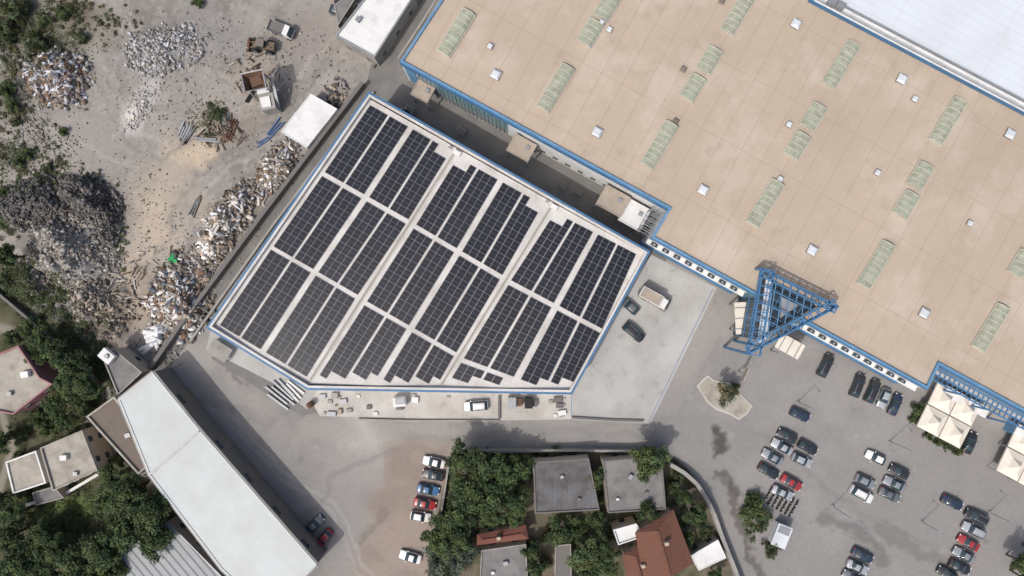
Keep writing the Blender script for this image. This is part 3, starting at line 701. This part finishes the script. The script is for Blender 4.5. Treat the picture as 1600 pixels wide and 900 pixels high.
building('gatehouse',[(160,560),(178,545),(222,582),(184,618)],5.0,'stucco','grey','conc',0.25,0.3)
m=MB(); q=P(168,556,5.6); m.box(q,(2.6,2.0,1.0),-40,'white'); m.cyl(q+Vector((.2,0,.5)),q+Vector((.2,0,.9)),.5,.4,'frame'); m.obj('rooftop_water_tank')
building('terraced_house',[(-20,560),(28,540),(62,590),(82,600),(20,648),(-20,640)],6.5,'pink','beigeflat','pink',0.25,0.5,floors=2)
building('flat_roof_house',[(62,700),(128,672),(152,735),(82,768)],6.0,'stucco','beigeflat','beigeflat',0.25,0.4,floors=2)
building('white_terrace_house',[(8,722),(56,704),(72,755),(20,772)],4.0,'white','beigeflat','white',0.3,0.3)
building('small_garden_shed',[(50,770),(84,760),(100,778),(56,790)],3.0,'stucco','grey','conc',0.2,0.2,winspace=3)
E,_=building('corrugated_storage_shed',[(262,815),(400,955),(200,960),(175,870)],4.0,'conc','corr','frame',0.15,0.1)
building('grey_roof_house',[(833,722),(920,716),(937,797),(836,803)],5.0,'stucco','greyslat','concd',0.25,0.25,floors=1)
building('grey_roof_house',[(942,720),(1034,712),(1041,796),(950,802)],4.5,'stucco','grey','concd',0.25,0.25)
building('grey_roof_house',[(752,860),(822,850),(826,930),(748,935)],4.0,'stucco','grey','conc',0.2,0.3)
building('white_canopy_shed',[(1079,868),(1122,843),(1135,872),(1092,892)],3.2,'stucco','white','white',0.15,0.1,winspace=3)
building('white_terrace_extension',[(958,828),(994,818),(1008,838),(966,852)],4.5,'stucco','white','white',0.2,0.4,winspace=3)
building('grey_outbuilding',[(868,852),(892,850),(894,925),(866,925)],2.8,'stucco','concd','conc',0.2,0.2,winspace=3)
m=MB()
for (u,v,z,s_,k) in [(100,715,5.7,1.2,'white'),(118,740,5.7,.8,'frame'),(40,585,6.1,1.4,'white'),(15,615,6.1,.9,'frame'),(878,745,4.9,.7,'frame'),(905,780,4.9,.6,'domeg'),(985,745,4.4,.9,'frame'),(1010,770,4.4,.6,'domeg'),(965,780,4.4,.5,'white'),(790,880,3.8,.9,'frame'),(770,895,3.8,.6,'white'),(200,680,6.2,1.0,'frame'),(225,715,6.2,.6,'domeg'),(560,30,4.9,1.0,'frame')]:
    m.box(P(u,v,z+s_*.3),(s_,s_*.8,s_*.6),random.uniform(0,60),k)
m.obj('rooftop_units')
def gable(name,px,z,rise,k,wallk='stucco',over=0.4):
    E=empty(name); p=[P(u,v,z) for u,v in px]; m=MB()
    m.prism(inset(ccw([(x.x,x.y) for x in p]),over),0,z-.05,wallk); 
    m1=(p[0]+p[1])/2+Vector((0,0,rise)); m2=(p[2]+p[3])/2+Vector((0,0,rise))
    m1=m1.lerp(m2,.12); m2=m2.lerp(m1,.12); m.obj('walls',E)
    r=MB(); r.add([p[0],p[1],p[2],p[3],m1,m2],[(1,2,5,4),(3,0,4,5),(0,1,4),(2,3,5),(3,2,1,0)],k)
    r.beam(m1+Vector((0,0,.05)),m2+Vector((0,0,.05)),.35,.15,k)
    r.box(m1.lerp(m2,.3)+Vector((0.8,0.3,.2)),(.7,.6,1.4),10,'stucco'); r.obj('tiled_roof',E)
    g=MB(); cp_=inset(ccw([(x.x,x.y) for x in p]),over)
    for i in range(4):
        a=cp_[i];b=cp_[(i+1)%4];L=(Vector(b)-Vector(a)).length;kk=max(1,int(L/3.5))
        for j in range(kk):
            t=(j+.5)/kk;hw=.55/L; wallbox(g,a,b,t-hw,t+hw,1,2.3,0,.05,'frame'); wallbox(g,a,b,t-hw*.8,t+hw*.8,1.1,2.2,.05,.07,'glassw')
    g.obj('windows',E)
gable('red_tile_house',[(992,832),(1052,796),(1084,880),(1010,925)],5.5,1.6,'terra')
gable('red_tile_house',[(972,866),(1006,850),(1030,920),(985,930)],4.6,1.0,'terra')
gable('red_tile_house',[(745,835),(745,852),(826,842),(822,820)],3.6,0.8,'terra2')
isl=[(1088,603),(1098,592),(1106,586),(1116,594),(1140,598),(1160,618),(1176,634),(1166,648),(1154,656),(1140,648),(1118,640),(1104,628)]
m=MB(); p=wpoly(isl,0); m.prism(p,0,.14,'beigeflat','concw'); m.prism(inset(p,.35),.14,.17,'beigeflat'); m.obj('traffic_island')
m=MB(); q=P(1153,580); m.beam(q,q+Vector((0,0,5)),.15,.15,'frame'); m.box(q+Vector((0,0,4.2)),(.2,2.4,1.5),-25,'tan'); m.obj('sign_post')
def row(name,start,step,n,dvec,L,k='paint'):
    m=MB()
    for i in range(n):
        c=P(start[0]+step[0]*i,start[1]+step[1]*i,.012); a=math.radians(dvec); e=Vector((math.cos(a),math.sin(a),0))*L/2
        m.beam(c-e,c+e,.10,.006,k)
    m.obj(name)
row('parking_bay_lines',(1272,562),(17.5,9.8),11,64,4.8)
row('parking_bay_lines',(1236,668),(-7,18.5),7,-27,4.8)
row('parking_bay_lines',(1270,688),(-7,18.5),6,-27,4.8)
row('parking_bay_lines',(1380,700),(-8,19),9,-27,4.8)
row('parking_bay_lines',(1416,722),(-8,19),8,-27,4.8)
row('parking_bay_lines',(1534,796),(-7.5,19.5),7,-27,4.8)
row('parking_bay_lines',(684,708),(-5,21.5),10,-12,4.6)
m=MB(); 
for a,b in(((893,612),(893,652)),((900,652),(1002,658)),((1014,658),(1114,452))): m.beam(P(*a,.022),P(*b,.022),.14,.008,'paintb')
m.obj('yard_boundary_lines')
# ---------------- vehicles ----------------
def carmesh(kind,paint):
    M['_p']=paint; s=MB(); 
    if kind=='sedan': st=[(2.2,.62,.50,.58,.50),(2.1,.80,.62,.68,.66),(1.25,.88,.80,.88,.74),(.92,.89,.88,.94,.72),(.2,.89,.92,1.40,.58),(-.75,.89,.94,1.42,.58),(-1.45,.88,.94,1.06,.66),(-2.0,.84,.86,.98,.66),(-2.2,.70,.62,.84,.58)]
    elif kind=='hatch': st=[(2.0,.62,.52,.62,.50),(1.9,.80,.66,.74,.66),(1.15,.87,.84,.94,.72),(.88,.88,.90,.99,.70),(.2,.88,.94,1.46,.58),(-1.2,.88,.96,1.47,.58),(-1.78,.86,.96,1.10,.62),(-1.93,.80,.80,.92,.66),(-2.0,.72,.60,.74,.60)]
    else: st=[(2.35,.70,.60,.80,.60),(2.2,.86,.80,.94,.74),(1.5,.93,.98,1.06,.80),(1.2,.94,1.04,1.12,.78),(.6,.94,1.08,1.72,.66),(-1.7,.94,1.10,1.74,.66),(-2.2,.92,1.08,1.20,.70),(-2.3,.88,.92,1.04,.72),(-2.36,.80,.66,.80,.66)]
    z0=.24; V_=[];n=9
    for (x,w,zb,zt,wt) in st:
        V_+=[(x,-w*.96,z0),(x,-w,(z0+zb)/2),(x,-w*.97,zb),(x,-wt,zt-.02),(x,0,zt+.03),(x,wt,zt-.02),(x,w*.97,zb),(x,w,(z0+zb)/2),(x,w*.96,z0)]
    o=0
    for i in range(len(st)-1):
        for j in range(n-1):
            f=(i*n+j,(i+1)*n+j,(i+1)*n+j+1,i*n+j+1)
            k='_p'
            if j in(3,4) and i in(3,5): k='glassw'
            if j in(2,5) and 3<=i<=5: k='glassw'
            s.f.append(f); s.m.append(s.mi(k))
    s.v=V_[:]; s.f.append(tuple(range(n))); s.m.append(s.mi('_p')); L=len(st)-1
    s.f.append(tuple(reversed(range(L*n,L*n+n)))); s.m.append(s.mi('_p'))
    body=s.obj('tmpcar')
    mod=body.modifiers.new('s','SUBSURF'); mod.levels=2; mod.render_levels=2
    me=body.data; 
    cr=me.attributes.new('crease_edge','FLOAT','EDGE')
    for e in me.edges:
        a,b=e.vertices; ja,jb=a%n,b%n; ia,ib=a//n,b//n
        v=0.35
        if ja==jb and ja in(2,6,3,5): v=.75
        if ia==ib and ia in(3,4,5,6): v=.8
        cr.data[e.index].value=v
    dg=bpy.context.evaluated_depsgraph_get(); sm=bpy.data.meshes.new_from_object(body.evaluated_get(dg))
    bpy.data.objects.remove(body)
    t=MB(); t.mats=list(s.mats)
    t.v=[tuple(v.co) for v in sm.vertices]; t.f=[tuple(p.vertices) for p in sm.polygons]; t.m=[p.material_index for p in sm.polygons]
    nb=len(t.f)
    xf,xr=st[0][0],st[-1][0]; W=st[3][1]
    for x in(xf-.78,xr+.75):
        for y in(-1,1):
            t.cyl((x,y*(W-.2),.31),(x,y*(W+.015),.31),.31,.31,'dark',14); t.cyl((x,y*(W+.01),.31),(x,y*(W+.03),.31),.19,.19,'frame',10)
    for y in(-1,1):
        t.box((xf-.12,y*.56,st[1][2]-.0),(.18,.3,.13),-y*12,'lampw'); t.box((xr+.08,y*.62,st[-2][2]-.05),(.14,.26,.16),y*8,'red_l')
        t.box((st[3][0]-.25,y*(W+.1),.98 if kind!='van' else 1.15),(.14,.24,.14),0,'_p')
    t.box((xf-.02,0,.38),(.1,1.0,.16),0,'dark')
    if kind=='van':
        for y in(-.55,.55): t.box((-.6,y,1.78),(2.0,.05,.05),0,'frame')
    ob=t.obj('c'); me=ob.data; bpy.data.objects.remove(ob)
    for i in range(nb): me.polygons[i].use_smooth=True
    del M['_p']; return me
CC={'white':(.68,.68,.66),'silver':(.38,.40,.42),'grey':(.14,.15,.16),'dark':(.02,.021,.024),'navy':(.022,.032,.06),'blue':(.05,.13,.27),'red':(.30,.028,.032),'lgrey':(.25,.27,.29)}
PM={k:mat('car_paint_'+k,c+(1,),.32,metal=.25 if k in('silver','grey','lgrey') else 0,var=.05,spec=.5,coat=.5) for k,c in CC.items()}
cache={}
def car(u,v,ang,col,kind='hatch',name='parked_car'):
    key=(kind,col)
    if key not in cache: cache[key]=carmesh(kind,PM[col])
    o=bpy.data.objects.new(name,cache[key]); COL.objects.link(o)
    q=P(u,v,.7); o.location=(q.x,q.y,.022 if 480<v<660 and u<1000 else .012); o.rotation_euler=(0,0,math.radians(ang)); o.scale=(1.0,1.02,1); return o
D1=-27
for t in [(1250,648,D1,'navy','hatch'),(1230,681,D1,'dark','hatch'),(1222,698,D1,'silver','sedan'),(1262,699,D1,'dark','hatch'),(1207,714,D1,'lgrey','sedan'),(1253,719,D1,'silver','hatch'),(1201,736,D1,'dark','sedan'),(1237,754,D1,'red','sedan'),(1223,770,D1,'silver','sedan'),
 (1368,715,D1,'white','hatch'),(1405,737,D1,'dark','hatch'),(1352,752,D1,'lgrey','hatch'),(1398,756,D1,'lgrey','sedan'),(1346,772,D1,'white','van'),(1390,773,D1,'grey','sedan'),
 (1488,785,D1,'navy','sedan'),(1526,807,D1,'dark','van'),(1521,828,D1,'silver','van'),(1513,848,D1,'red','sedan'),(1506,867,D1,'lgrey','sedan'),(1500,886,D1,'dark','sedan'),(1348,868,D1,'navy','sedan'),(1340,886,D1,'silver','sedan'),(1333,903,D1,'grey','sedan'),(1480,896,D1,'dark','hatch'),
 (1290,571,66,'dark','van'),(1340,602,66,'dark','van'),(1363,611,66,'dark','van'),(1381,622,66,'silver','hatch'),(1399,632,66,'navy','sedan'),(1516,692,66,'dark','sedan'),
 (678,722,-12,'white','sedan'),(677,742,-12,'dark','sedan'),(669,765,-12,'blue','sedan'),(664,787,-12,'red','sedan'),(657,807,-12,'white','hatch'),(641,870,-14,'white','sedan'),
 (491,820,46,'grey','sedan'),(506,841,46,'red','hatch'),(990,519,-42,'dark','van'),(984,478,-42,'grey','hatch'),(744,634,4,'white','van'),
 (540,5,-20,'dark','sedan'),(530,18,-20,'grey','hatch'),(547,-2,-20,'silver','sedan')]:
    c=car(*t); c.rotation_euler[2]+=math.radians(random.uniform(-3,3)+(180 if random.random()<.4 else 0))
def place(m,name,u,v,ang,parts=None):
    o=m.obj(name); q=P(u,v,1); o.location=(q.x,q.y,.012); o.rotation_euler=(0,0,math.radians(ang)); return o
def wheels(m,xs_,y,r,w=.35):
    for x in xs_:
        for s in(-1,1): m.cyl((x,s*(y-w/2),r),(x,s*(y+w/2),r),r,r,'dark',16); m.cyl((x,s*(y+w/2),r),(x,s*(y+w/2+.02),r),r*.55,r*.5,'frame',10)
m=MB(); wheels(m,(2.2,-1.6),.95,.45); m.box((-.2,0,.75),(6.2,.9,.25),0,'dark')
m.box((-1.0,0,2.0),(4.4,2.2,2.2),0,'white'); m.box((-1.0,0,3.12),(4.1,1.9,.06),0,'tan'); 
for x in(-2.9,-1.0,.9): m.box((x,0,3.16),(.08,2.2,.06),0,'frame')
for y in(-1.13,1.13): m.box((-1.0,y,2.2),(4.2,.06,.5),0,'rust')
vs=[(1.4,-1,.7),(3.0,-1,.7),(3.0,1,.7),(1.4,1,.7),(1.4,-1,2.3),(2.4,-.92,2.3),(2.4,.92,2.3),(1.4,1,2.3),(3.05,-1,1.4),(3.05,1,1.4)]
m.add(vs,[(0,1,8,5,4),(3,7,6,9,2),(4,5,6,7),(1,2,9,8),(0,4,7,3)],'white'); m.add([(3.06,-.9,1.45),(3.06,.9,1.45),(2.44,.84,2.27),(2.44,-.84,2.27)],[(0,1,2,3)],'glassw')
for s in(-1,1): m.box((2.7,s*1.2,1.7),(.12,.3,.35),0,'dark')
place(m,'box_truck',1022,467,-29)
m=MB(); wheels(m,(1.7,-1.3,),.95,.42); m.box((-.2,0,.7),(5.0,.8,.25),0,'dark'); m.box((-1.0,0,1.0),(3.2,2.1,.2),0,'concd')
for y in(-1.05,1.05): m.box((-1.0,y,1.3),(3.2,.08,.5),0,'frame')
for x in(-2.6,.6): m.box((x,0,1.3),(.08,2.1,.5),0,'frame')
m.add([(x-.6,y,z) for x,y,z in vs],[(0,1,8,5,4),(3,7,6,9,2),(4,5,6,7),(1,2,9,8),(0,4,7,3)],'white'); m.add([(2.46,-.9,1.45),(2.46,.9,1.45),(1.84,.84,2.27),(1.84,-.84,2.27)],[(0,1,2,3)],'glassw')
place(m,'tipper_truck',440,47,-22)
m=MB(); wheels(m,(1.3,-1.5),1.0,.75,.5); m.box((-1.5,0,1.4),(2.2,1.5,1.0),0,'yellow'); m.box((.8,0,1.1),(1.8,1.1,.7),0,'yellow'); m.box((-.2,0,2.2),(1.3,1.3,1.5),0,'glassw'); m.box((-.2,0,3.0),(1.5,1.5,.12),0,'domeg')
for y in(-.5,.5): m.beam((.8,y,1.6),(2.6,y,.7),.2,.3,'yellow')
m.add([(2.5,-1.3,.2),(3.4,-1.3,.15),(2.5,-1.3,1.2),(2.5,1.3,.2),(3.4,1.3,.15),(2.5,1.3,1.2)],[(0,1,4,3),(0,3,5,2),(0,2,1),(3,4,5)],'rust')
m.cyl((-2.1,.4,1.9),(-2.1,.4,2.5),.08,.08,'dark',8)
place(m,'wheel_loader',410,72,172)
m=MB()
for x in(-1.6,1.6):
    for y in(-1.5,1.5): m.beam((x,y,0),(x,y,5.6),.25,.25,'frame')
vt=[(x*2.1,y*1.8,7.2) for x,y in((-1,-1),(1,-1),(1,1),(-1,1))]; vb=[(x*1.0,y*.9,5.2) for x,y in((-1,-1),(1,-1),(1,1),(-1,1))]
vi=[(x*.9,y*.9,z-.05) for x,y,z in vt]
m.add(vt+vb+vi,[(0,1,5,4),(1,2,6,5),(2,3,7,6),(3,0,4,7),(4,5,6,7),(0,8,9,1),(1,9,10,2),(2,10,11,3),(3,11,8,0)],'frame')
vb2=[(x,y,5.5) for x,y,z in vb]; m.add(vi+vb2,[(0,4,5,1),(1,5,6,2),(2,6,7,3),(3,7,4,0),(4,7,6,5)],'rust')
m.box((.2,.2,6.1),(2.2,1.9,.5),8,'rust')
m.box((.6,-3.0,2.0),(2.8,3.2,3.4),0,'conc'); m.box((.4,-3.2,3.85),(1.8,2.0,.3),0,'white'); m.box((.7,-1.4,5.0),(2.2,1.0,.3),0,'white')
m.beam((-1,1.5,1.2),(-3.2,-2.4,3.6),.8,.2,'dark'); m.beam((1.2,-.5,3),(1.2,1.6,6),.2,.2,'frame'); m.beam((2.2,-4,2.5),(2.9,1,5.5),.5,.15,'frame')
m.box((0,0,3.6),(2.0,1.8,1.4),0,'frame')
for x,y in((-1.6,-2),(2.4,-1.2)): m.beam((x,y,0),(x,y,4.4),.12,.12,'frame')
o=m.obj('stone_crusher_hopper'); q=P(406,134,4); o.location=(q.x,q.y,0); o.rotation_euler=(0,0,math.radians(12))
m=MB(); m.box((0,0,1.2),(2.6,4.0,2.2),0,'wall'); m.box((0,0,2.38),(2.9,4.3,.14),0,'dome'); m.box((0,1.2,2.5),(2.3,1.4,.1),0,'frame'); m.box((0,-2.03,1.4),(1.6,.06,1.0),0,'glassw'); m.box((1.33,0,1.1),(.06,1.0,1.9),0,'frame')
place(m,'ticket_kiosk',1217,834,-22)
m=MB()
for i in range(7):
    for j in range(2):
        x=i*.95;y=j*1.9
        m.beam((x-.05,y,.55),(x-.05,y+1.3,.55),.35,.1,'dark'); m.cyl((x-.1,y+.05,.3),(x,y+.05,.3),.3,.3,'dark',10); m.cyl((x-.1,y+1.3,.3),(x,y+1.3,.3),.3,.3,'dark',10); m.beam((x-.35,y+1.15,.95),(x+.3,y+1.15,.95),.06,.06,'frame'); m.beam((x-.05,y+.3,.75),(x-.05,y+.7,.75),.28,.12,'domeg' if i%2 else 'frame')
place(m,'parked_scooters',1196,785,-30)
m=MB()
m.box(P(625,627,1.0),(2.4,1.8,2.0),5,'white'); m.box(P(625,627,2.1),(1.8,1.2,.15),5,'frame'); m.box(P(625,638,.3),(1.4,.5,.5),0,'concd'); m.obj('plant_container')
m=MB()
m.box(P(800,629,1.0),(1.6,2.2,1.9),0,'frame'); m.box(P(826,629,1.0),(1.5,2.0,1.9),0,'dark'); m.box(P(812,628,.7),(1.0,1.4,1.3),0,'rust'); m.box(P(836,630,.5),(.8,1.2,1.0),0,'concd'); m.obj('compressor_units')
m=MB(); m.box(P(343,548,1.6),(4.2,3.0,.2),-32,'conc')
for dx in(-1.9,1.9):
    for dy in(-1.3,1.3):
        r=Matrix.Rotation(math.radians(-32),3,'Z')@Vector((dx,dy,0)); q=P(343,548,1.6)+r; m.beam((q.x,q.y,0),(q.x,q.y,1.5),.12,.12,'frame')
m.obj('bicycle_shelter')
m=MB(); q=P(487,631); m.cyl(q,q+Vector((0,0,1.6)),.6,.6,'rust',14); m.cyl(q+Vector((0,0,1.6)),q+Vector((0,0,1.9)),.6,.2,'rust',14); m.obj('red_tank')
m=MB()
for (u,v) in((640,172),(632,176),(720,205),(880,290),(905,300)):
    m.box(P(u,v,.7),(1.6,1.1,1.3),A1,'white' if u%2==0 else 'frame'); m.box(P(u,v,1.45),(1.7,1.2,.12),A1,'concd')
m.obj('waste_bins')
m=MB()
for i in range(26):
    u,v=random.choice([(random.uniform(495,600),random.uniform(618,648)),(random.uniform(640,720),random.uniform(618,626)),(random.uniform(850,885),random.uniform(620,650))]); s_=random.uniform(.3,1.1)
    m.box(P(u,v,s_*.3+.02),(s_*random.uniform(.8,2),s_,s_*.6),random.uniform(-10,10),random.choice(['conc','white','tan','frame','concd']))
m.obj('stacked_pallets_and_crates')
def lamp(u,v,ang):
    m=MB(); m.cyl((0,0,0),(0,0,7.5),.09,.05,'frame',8); m.beam((0,0,7.4),(1.2,0,7.6),.06,.06,'frame'); m.box((1.4,0,7.6),(.6,.22,.1),0,'frame'); m.box((1.4,0,7.53),(.45,.16,.04),0,'lampw'); m.box((0,0,.15),(.5,.5,.3),0,'conc')
    o=m.obj('street_lamp'); q=P(u,v); o.location=q; o.rotation_euler=(0,0,math.radians(ang))
for a in((1246,628,-60),(1390,690,-60),(1545,800,150),(1300,790,-30),(1440,815,150)): lamp(*a)
# ---------------- trees ----------------
def leafquads(r,centers,crs,nls,tones,base,smin=.09,smax=.21):
    vv=[];cc=[]
    for (p0,cr,n,tone) in zip(centers,crs,nls,tones):
        hue=r.uniform(-.15,.15)
        d=r.normal(0,1,(n,3)); d/=np.linalg.norm(d,axis=1,keepdims=True); rad=cr*r.uniform(.35,1,(n,1))**.5; d[:,2]*=.8
        p=np.array(p0)+d*rad*(1+.25*r.normal(0,1,(n,1)))
        s=r.uniform(smin,smax,(n,1,1)); nrm=d*.6+np.array([0,0,.6])+r.normal(0,.45,(n,3)); nrm/=np.linalg.norm(nrm,axis=1,keepdims=True)
        t=np.cross(nrm,r.normal(0,1,(n,3))); t/=np.linalg.norm(t,axis=1,keepdims=True); b=np.cross(nrm,t)
        q_=np.stack([-t*1.2,-b*.7,t*1.2,b*.7],1)*s+p[:,None,:]
        vv.append(q_.reshape(-1,3)); c=np.array(base)*tone*r.uniform(.65,1.4,(n,1)); c=c*np.array([1+hue,1,1-hue])
        cc.append(np.repeat(c,4,axis=0))
    return np.concatenate(vv),np.clip(np.concatenate(cc),0,1)
def treemesh(seed,base,hh=1.0,nc=46,nl=110,dense=1.0):
    r=np.random.default_rng(seed); R=3.0; Hc=5.2*hh
    cs=[];
    for i in range(nc):
        a=r.uniform(0,2*np.pi); rr=R*0.86*r.uniform(0.05,1)**0.6*(0.8+0.35*np.sin(a*3+seed)); z=Hc+ (1.9*math.sqrt(max(0,1-(rr/R)**2)))*r.uniform(-.6,1.0)
        cs.append((math.cos(a)*rr,math.sin(a)*rr,z,r.uniform(.45,.95)))
    v,c=leafquads(r,[x[:3] for x in cs],[x[3] for x in cs],[int(nl*x[3]/.7) for x in cs],r.uniform(.6,1.6,nc),base)
    lm=npmesh('crown',v,np.arange(len(v)),c,M['leaf'])
    t=MB(); t.cyl((0,0,0),(.1,.05,Hc*.55),.26,.17,'bark',9)
    for (x,y,z,cr) in cs[::4]: 
        t.cyl((.1,.05,Hc*.5),(x*.5,y*.5,Hc*.5+(z-Hc*.5)*.6),.12,.07,'bark',6); t.cyl((x*.5,y*.5,Hc*.5+(z-Hc*.5)*.6),(x,y,z),.07,.025,'bark',5)
    o=t.obj('trunk'); tm=o.data; bpy.data.objects.remove(o); return lm,tm
TP={'a':[treemesh(i,(.046,.067,.028)) for i in(1,2,3)],'b':[treemesh(i,(.068,.092,.038)) for i in(4,5)],'c':[treemesh(8,(.10,.10,.058),.8,30,90)],
    'o':[treemesh(9,(.09,.105,.07),.8,36,100)],'s':[treemesh(10,(.068,.09,.038),.30,34,100),treemesh(12,(.054,.07,.033),.30,30,90)]}
def tree(u,v,r,k='a',name=None):
    nm=name or {'a':'broadleaf_tree','b':'broadleaf_tree','c':'ornamental_tree','o':'olive_tree','s':'shrub'}[k]
    lm,tm=random.choice(TP[k]); sc=r/8.0/3.0; E=empty(nm); zc={'s':1.6}.get(k,5.2)*sc
    q=P(u,v,zc); E.location=(q.x,q.y,0); E.scale=(sc,sc,sc*(1 if r>20 else 1.15)); E.rotation_euler=(0,0,random.uniform(0,6.28))
    for d_,n_ in((lm,'crown'),(tm,'trunk')):
        o=bpy.data.objects.new(n_,d_); COL.objects.link(o); o.parent=E
for t in [(722,716,27),(755,728,30),(790,738,30),(816,728,20),(735,765,32),(775,775,32),(808,780,24),(720,800,28),(745,748,28,'b'),(700,815,25),(690,845,28,'b'),(715,840,24),(685,878,26,'o'),(712,878,24,'o'),(695,905,22),(770,805,20,'b'),(805,808,16,'b'),
  (1016,720,29,'b'),(990,712,10,'s'),(868,712,14,'s'),(895,712,11,'s'),(932,745,16,'b'),(934,775,14,'s'),(843,712,12,'s'),(875,832,22),(858,838,14,'s'),(905,832,20,'s'),(918,868,28,'b'),(945,880,24),(935,848,20,'b'),(915,895,22),(960,835,10,'s'),
  (1052,760,15,'s'),(1068,775,14),(1088,806,20),(1060,745,10,'s'),(1010,796,18),(1035,790,12,'s'),(830,860,15),(838,890,16),(1118,898,14),(1100,830,12,'s'),(850,880,12,'s'),(745,842,12,'s'),(735,865,16,'o'),(948,722,10,'s'),(930,812,16),(890,812,14,'b'),(1075,840,12,'b'),
  (12,400,20),(10,440,18,'s'),(50,512,20,'s'),(62,532,22),(88,550,24),(112,574,26),(58,562,18,'b'),(135,602,24),(102,602,24,'b'),(90,632,20),(62,652,16,'s'),(105,657,18),(75,670,14,'s'),(30,682,16,'s'),(130,635,14,'b'),(18,528,14,'s'),
  (175,745,22),(200,770,30),(235,800,32),(165,785,22,'b'),(240,845,28),(200,830,32),(160,855,32),(120,875,30),(150,893,28,'b'),(70,835,22),(60,858,24,'b'),(92,862,24),(20,805,24),(12,840,26),(30,875,28),(60,895,25),(5,895,25),(185,885,18,'b'),(185,720,14,'s'),(255,775,20),(40,770,12,'s'),
  (85,905,26),(120,905,28),(5,780,18),(30,718,12,'s'),(3,690,18),
  (1137,613,20,'c','ornamental_tree'),(1148,605,8,'s'),(1180,797,24,'s'),(1190,812,16,'s'),(1205,856,16,'s'),(1172,780,12,'s'),(1434,640,14,'s'),(1428,655,9,'s'),(1598,880,20,'b'),(1604,905,20),
  (1450,680,9,'s'),(1465,690,9,'s'),(1480,697,9,'s'),(1495,705,9,'s'),
  (25,18,24,'s'),(55,70,20,'s'),(10,50,20,'s'),(12,140,16,'s'),(22,165,12,'s'),(45,240,11,'s'),(30,252,10,'s'),(75,262,8,'s'),(130,60,10,'s'),(100,20,12,'s'),(310,5,10,'s'),(340,182,12,'s'),(8,300,10,'s'),(70,30,12,'s'),(100,205,8,'s'),(25,190,9,'s')]:
    tree(*t)
def undergrowth(name,groups,base,seed):
    r=np.random.default_rng(seed); cs=[];cr=[];nl=[];tn=[]
    for (c,rr,ang,n,smax) in groups:
        uv=scatter(c,rr,ang,n,0.7,1.0); z=hmap(uv[:,0],uv[:,1])
        for (u,v),zz in zip(uv,z):
            s=r.uniform(.25,smax); cs.append(((u-800)/8,(450-v)/8,zz+s*.45)); cr.append(s); nl.append(int(20+55*s)); tn.append(r.uniform(.55,1.6))
    v,c=leafquads(r,cs,cr,nl,tn,base,.07,.17)
    COL.objects.link(bpy.data.objects.new(name,npmesh(name,v,np.arange(len(v)),c,M['leaf'])))
undergrowth('undergrowth',[((60,470),(90,40),38,230,1.0),((110,560),(90,55),45,260,1.0),((90,650),(80,50),0,130,.9),((30,790),(60,120),0,120,.9),((120,810),(110,70),0,170,.8),((60,430),(60,34),20,120,.8),((10,350),(30,40),0,50,.8),((150,520),(30,40),0,50,.7),((40,290),(70,20),-8,50,.6),((185,380),(16,60),0,24,.5)],(.066,.082,.037),21)
undergrowth('scrub',[((50,50),(90,60),0,190,.8),((20,160),(34,60),0,80,.7),((45,245),(60,30),0,60,.6),((120,25),(60,30),0,50,.7),((335,190),(26,30),0,30,.6),((180,40),(60,50),0,24,.5),((130,275),(60,20),10,24,.5)],(.075,.078,.042),22)
undergrowth('garden_undergrowth',[((760,770),(60,70),0,110,1.0),((900,840),(90,50),0,130,.9),((1070,800),(40,70),-20,70,.8),((700,860),(26,50),0,50,.9),((1180,810),(24,44),-20,40,.7),((1600,880),(10,30),0,14,.8)],(.06,.08,.034),23)
uv=np.concatenate([scatter((60,60),(110,110),0,2200,.8),scatter((40,240),(90,60),0,1000,.8),scatter((90,600),(90,110),-40,2600,.8),scatter((120,810),(120,70),0,3000,.8),scatter((330,190),(40,40),0,300,.8),scatter((130,480),(80,50),0,500,.8)])
n=len(uv); z=hmap(uv[:,0],uv[:,1]); base=np.stack([(uv[:,0]-800)/8,(450-uv[:,1])/8,z],-1)
a=rng.uniform(0,6.28,n); L=rng.uniform(.15,.4,n); e=np.stack([np.cos(a),np.sin(a),np.zeros(n)],-1); s_=np.stack([-np.sin(a),np.cos(a),np.zeros(n)],-1)
v=np.stack([base-s_*.12,base+s_*.12,base+e*L[:,None]+np.array([0,0,.25])+s_*.05,base+e*L[:,None]+np.array([0,0,.25])-s_*.05],1).reshape(-1,3)
c=np.array([.075,.088,.042])*rng.uniform(.5,1.6,(n,1))
COL.objects.link(bpy.data.objects.new('grass',npmesh('grass',v,np.arange(4*n),np.repeat(c,4,axis=0),M['leaf'])))
# ---------------- light & camera ----------------
elev=57; az=226
w=bpy.data.worlds.new('World'); scene.world=w; w.use_nodes=True; nt=w.node_tree
bg=nt.nodes['Background']; sk=nt.nodes.new('ShaderNodeTexSky'); sk.sky_type='NISHITA'; sk.sun_disc=False
sk.sun_elevation=math.radians(elev); sk.sun_rotation=math.radians(az); sk.dust_density=5.0; nt.links.new(sk.outputs[0],bg.inputs[0]); bg.inputs[1].default_value=0.15
sd=Vector((math.sin(math.radians(az))*math.cos(math.radians(elev)),math.cos(math.radians(az))*math.cos(math.radians(elev)),math.sin(math.radians(elev))))
l=bpy.data.lights.new('sun','SUN'); l.energy=2.4; l.angle=math.radians(.6); l.color=(1,.97,.93)
lo=bpy.data.objects.new('sun',l); COL.objects.link(lo); lo.rotation_euler=(-sd).to_track_quat('-Z','Y').to_euler(); lo.location=(0,0,60)
cam=bpy.data.cameras.new('camera'); co_=bpy.data.objects.new('camera',cam); COL.objects.link(co_); co_.location=(0,0,H); co_.rotation_euler=(0,0,0)
cam.sensor_width=36; cam.lens=36*F/1600; cam.clip_end=8000; cam.clip_start=1
scene.camera=co_
scene.view_settings.view_transform='Standard'; scene.view_settings.look='None'; scene.view_settings.exposure=0
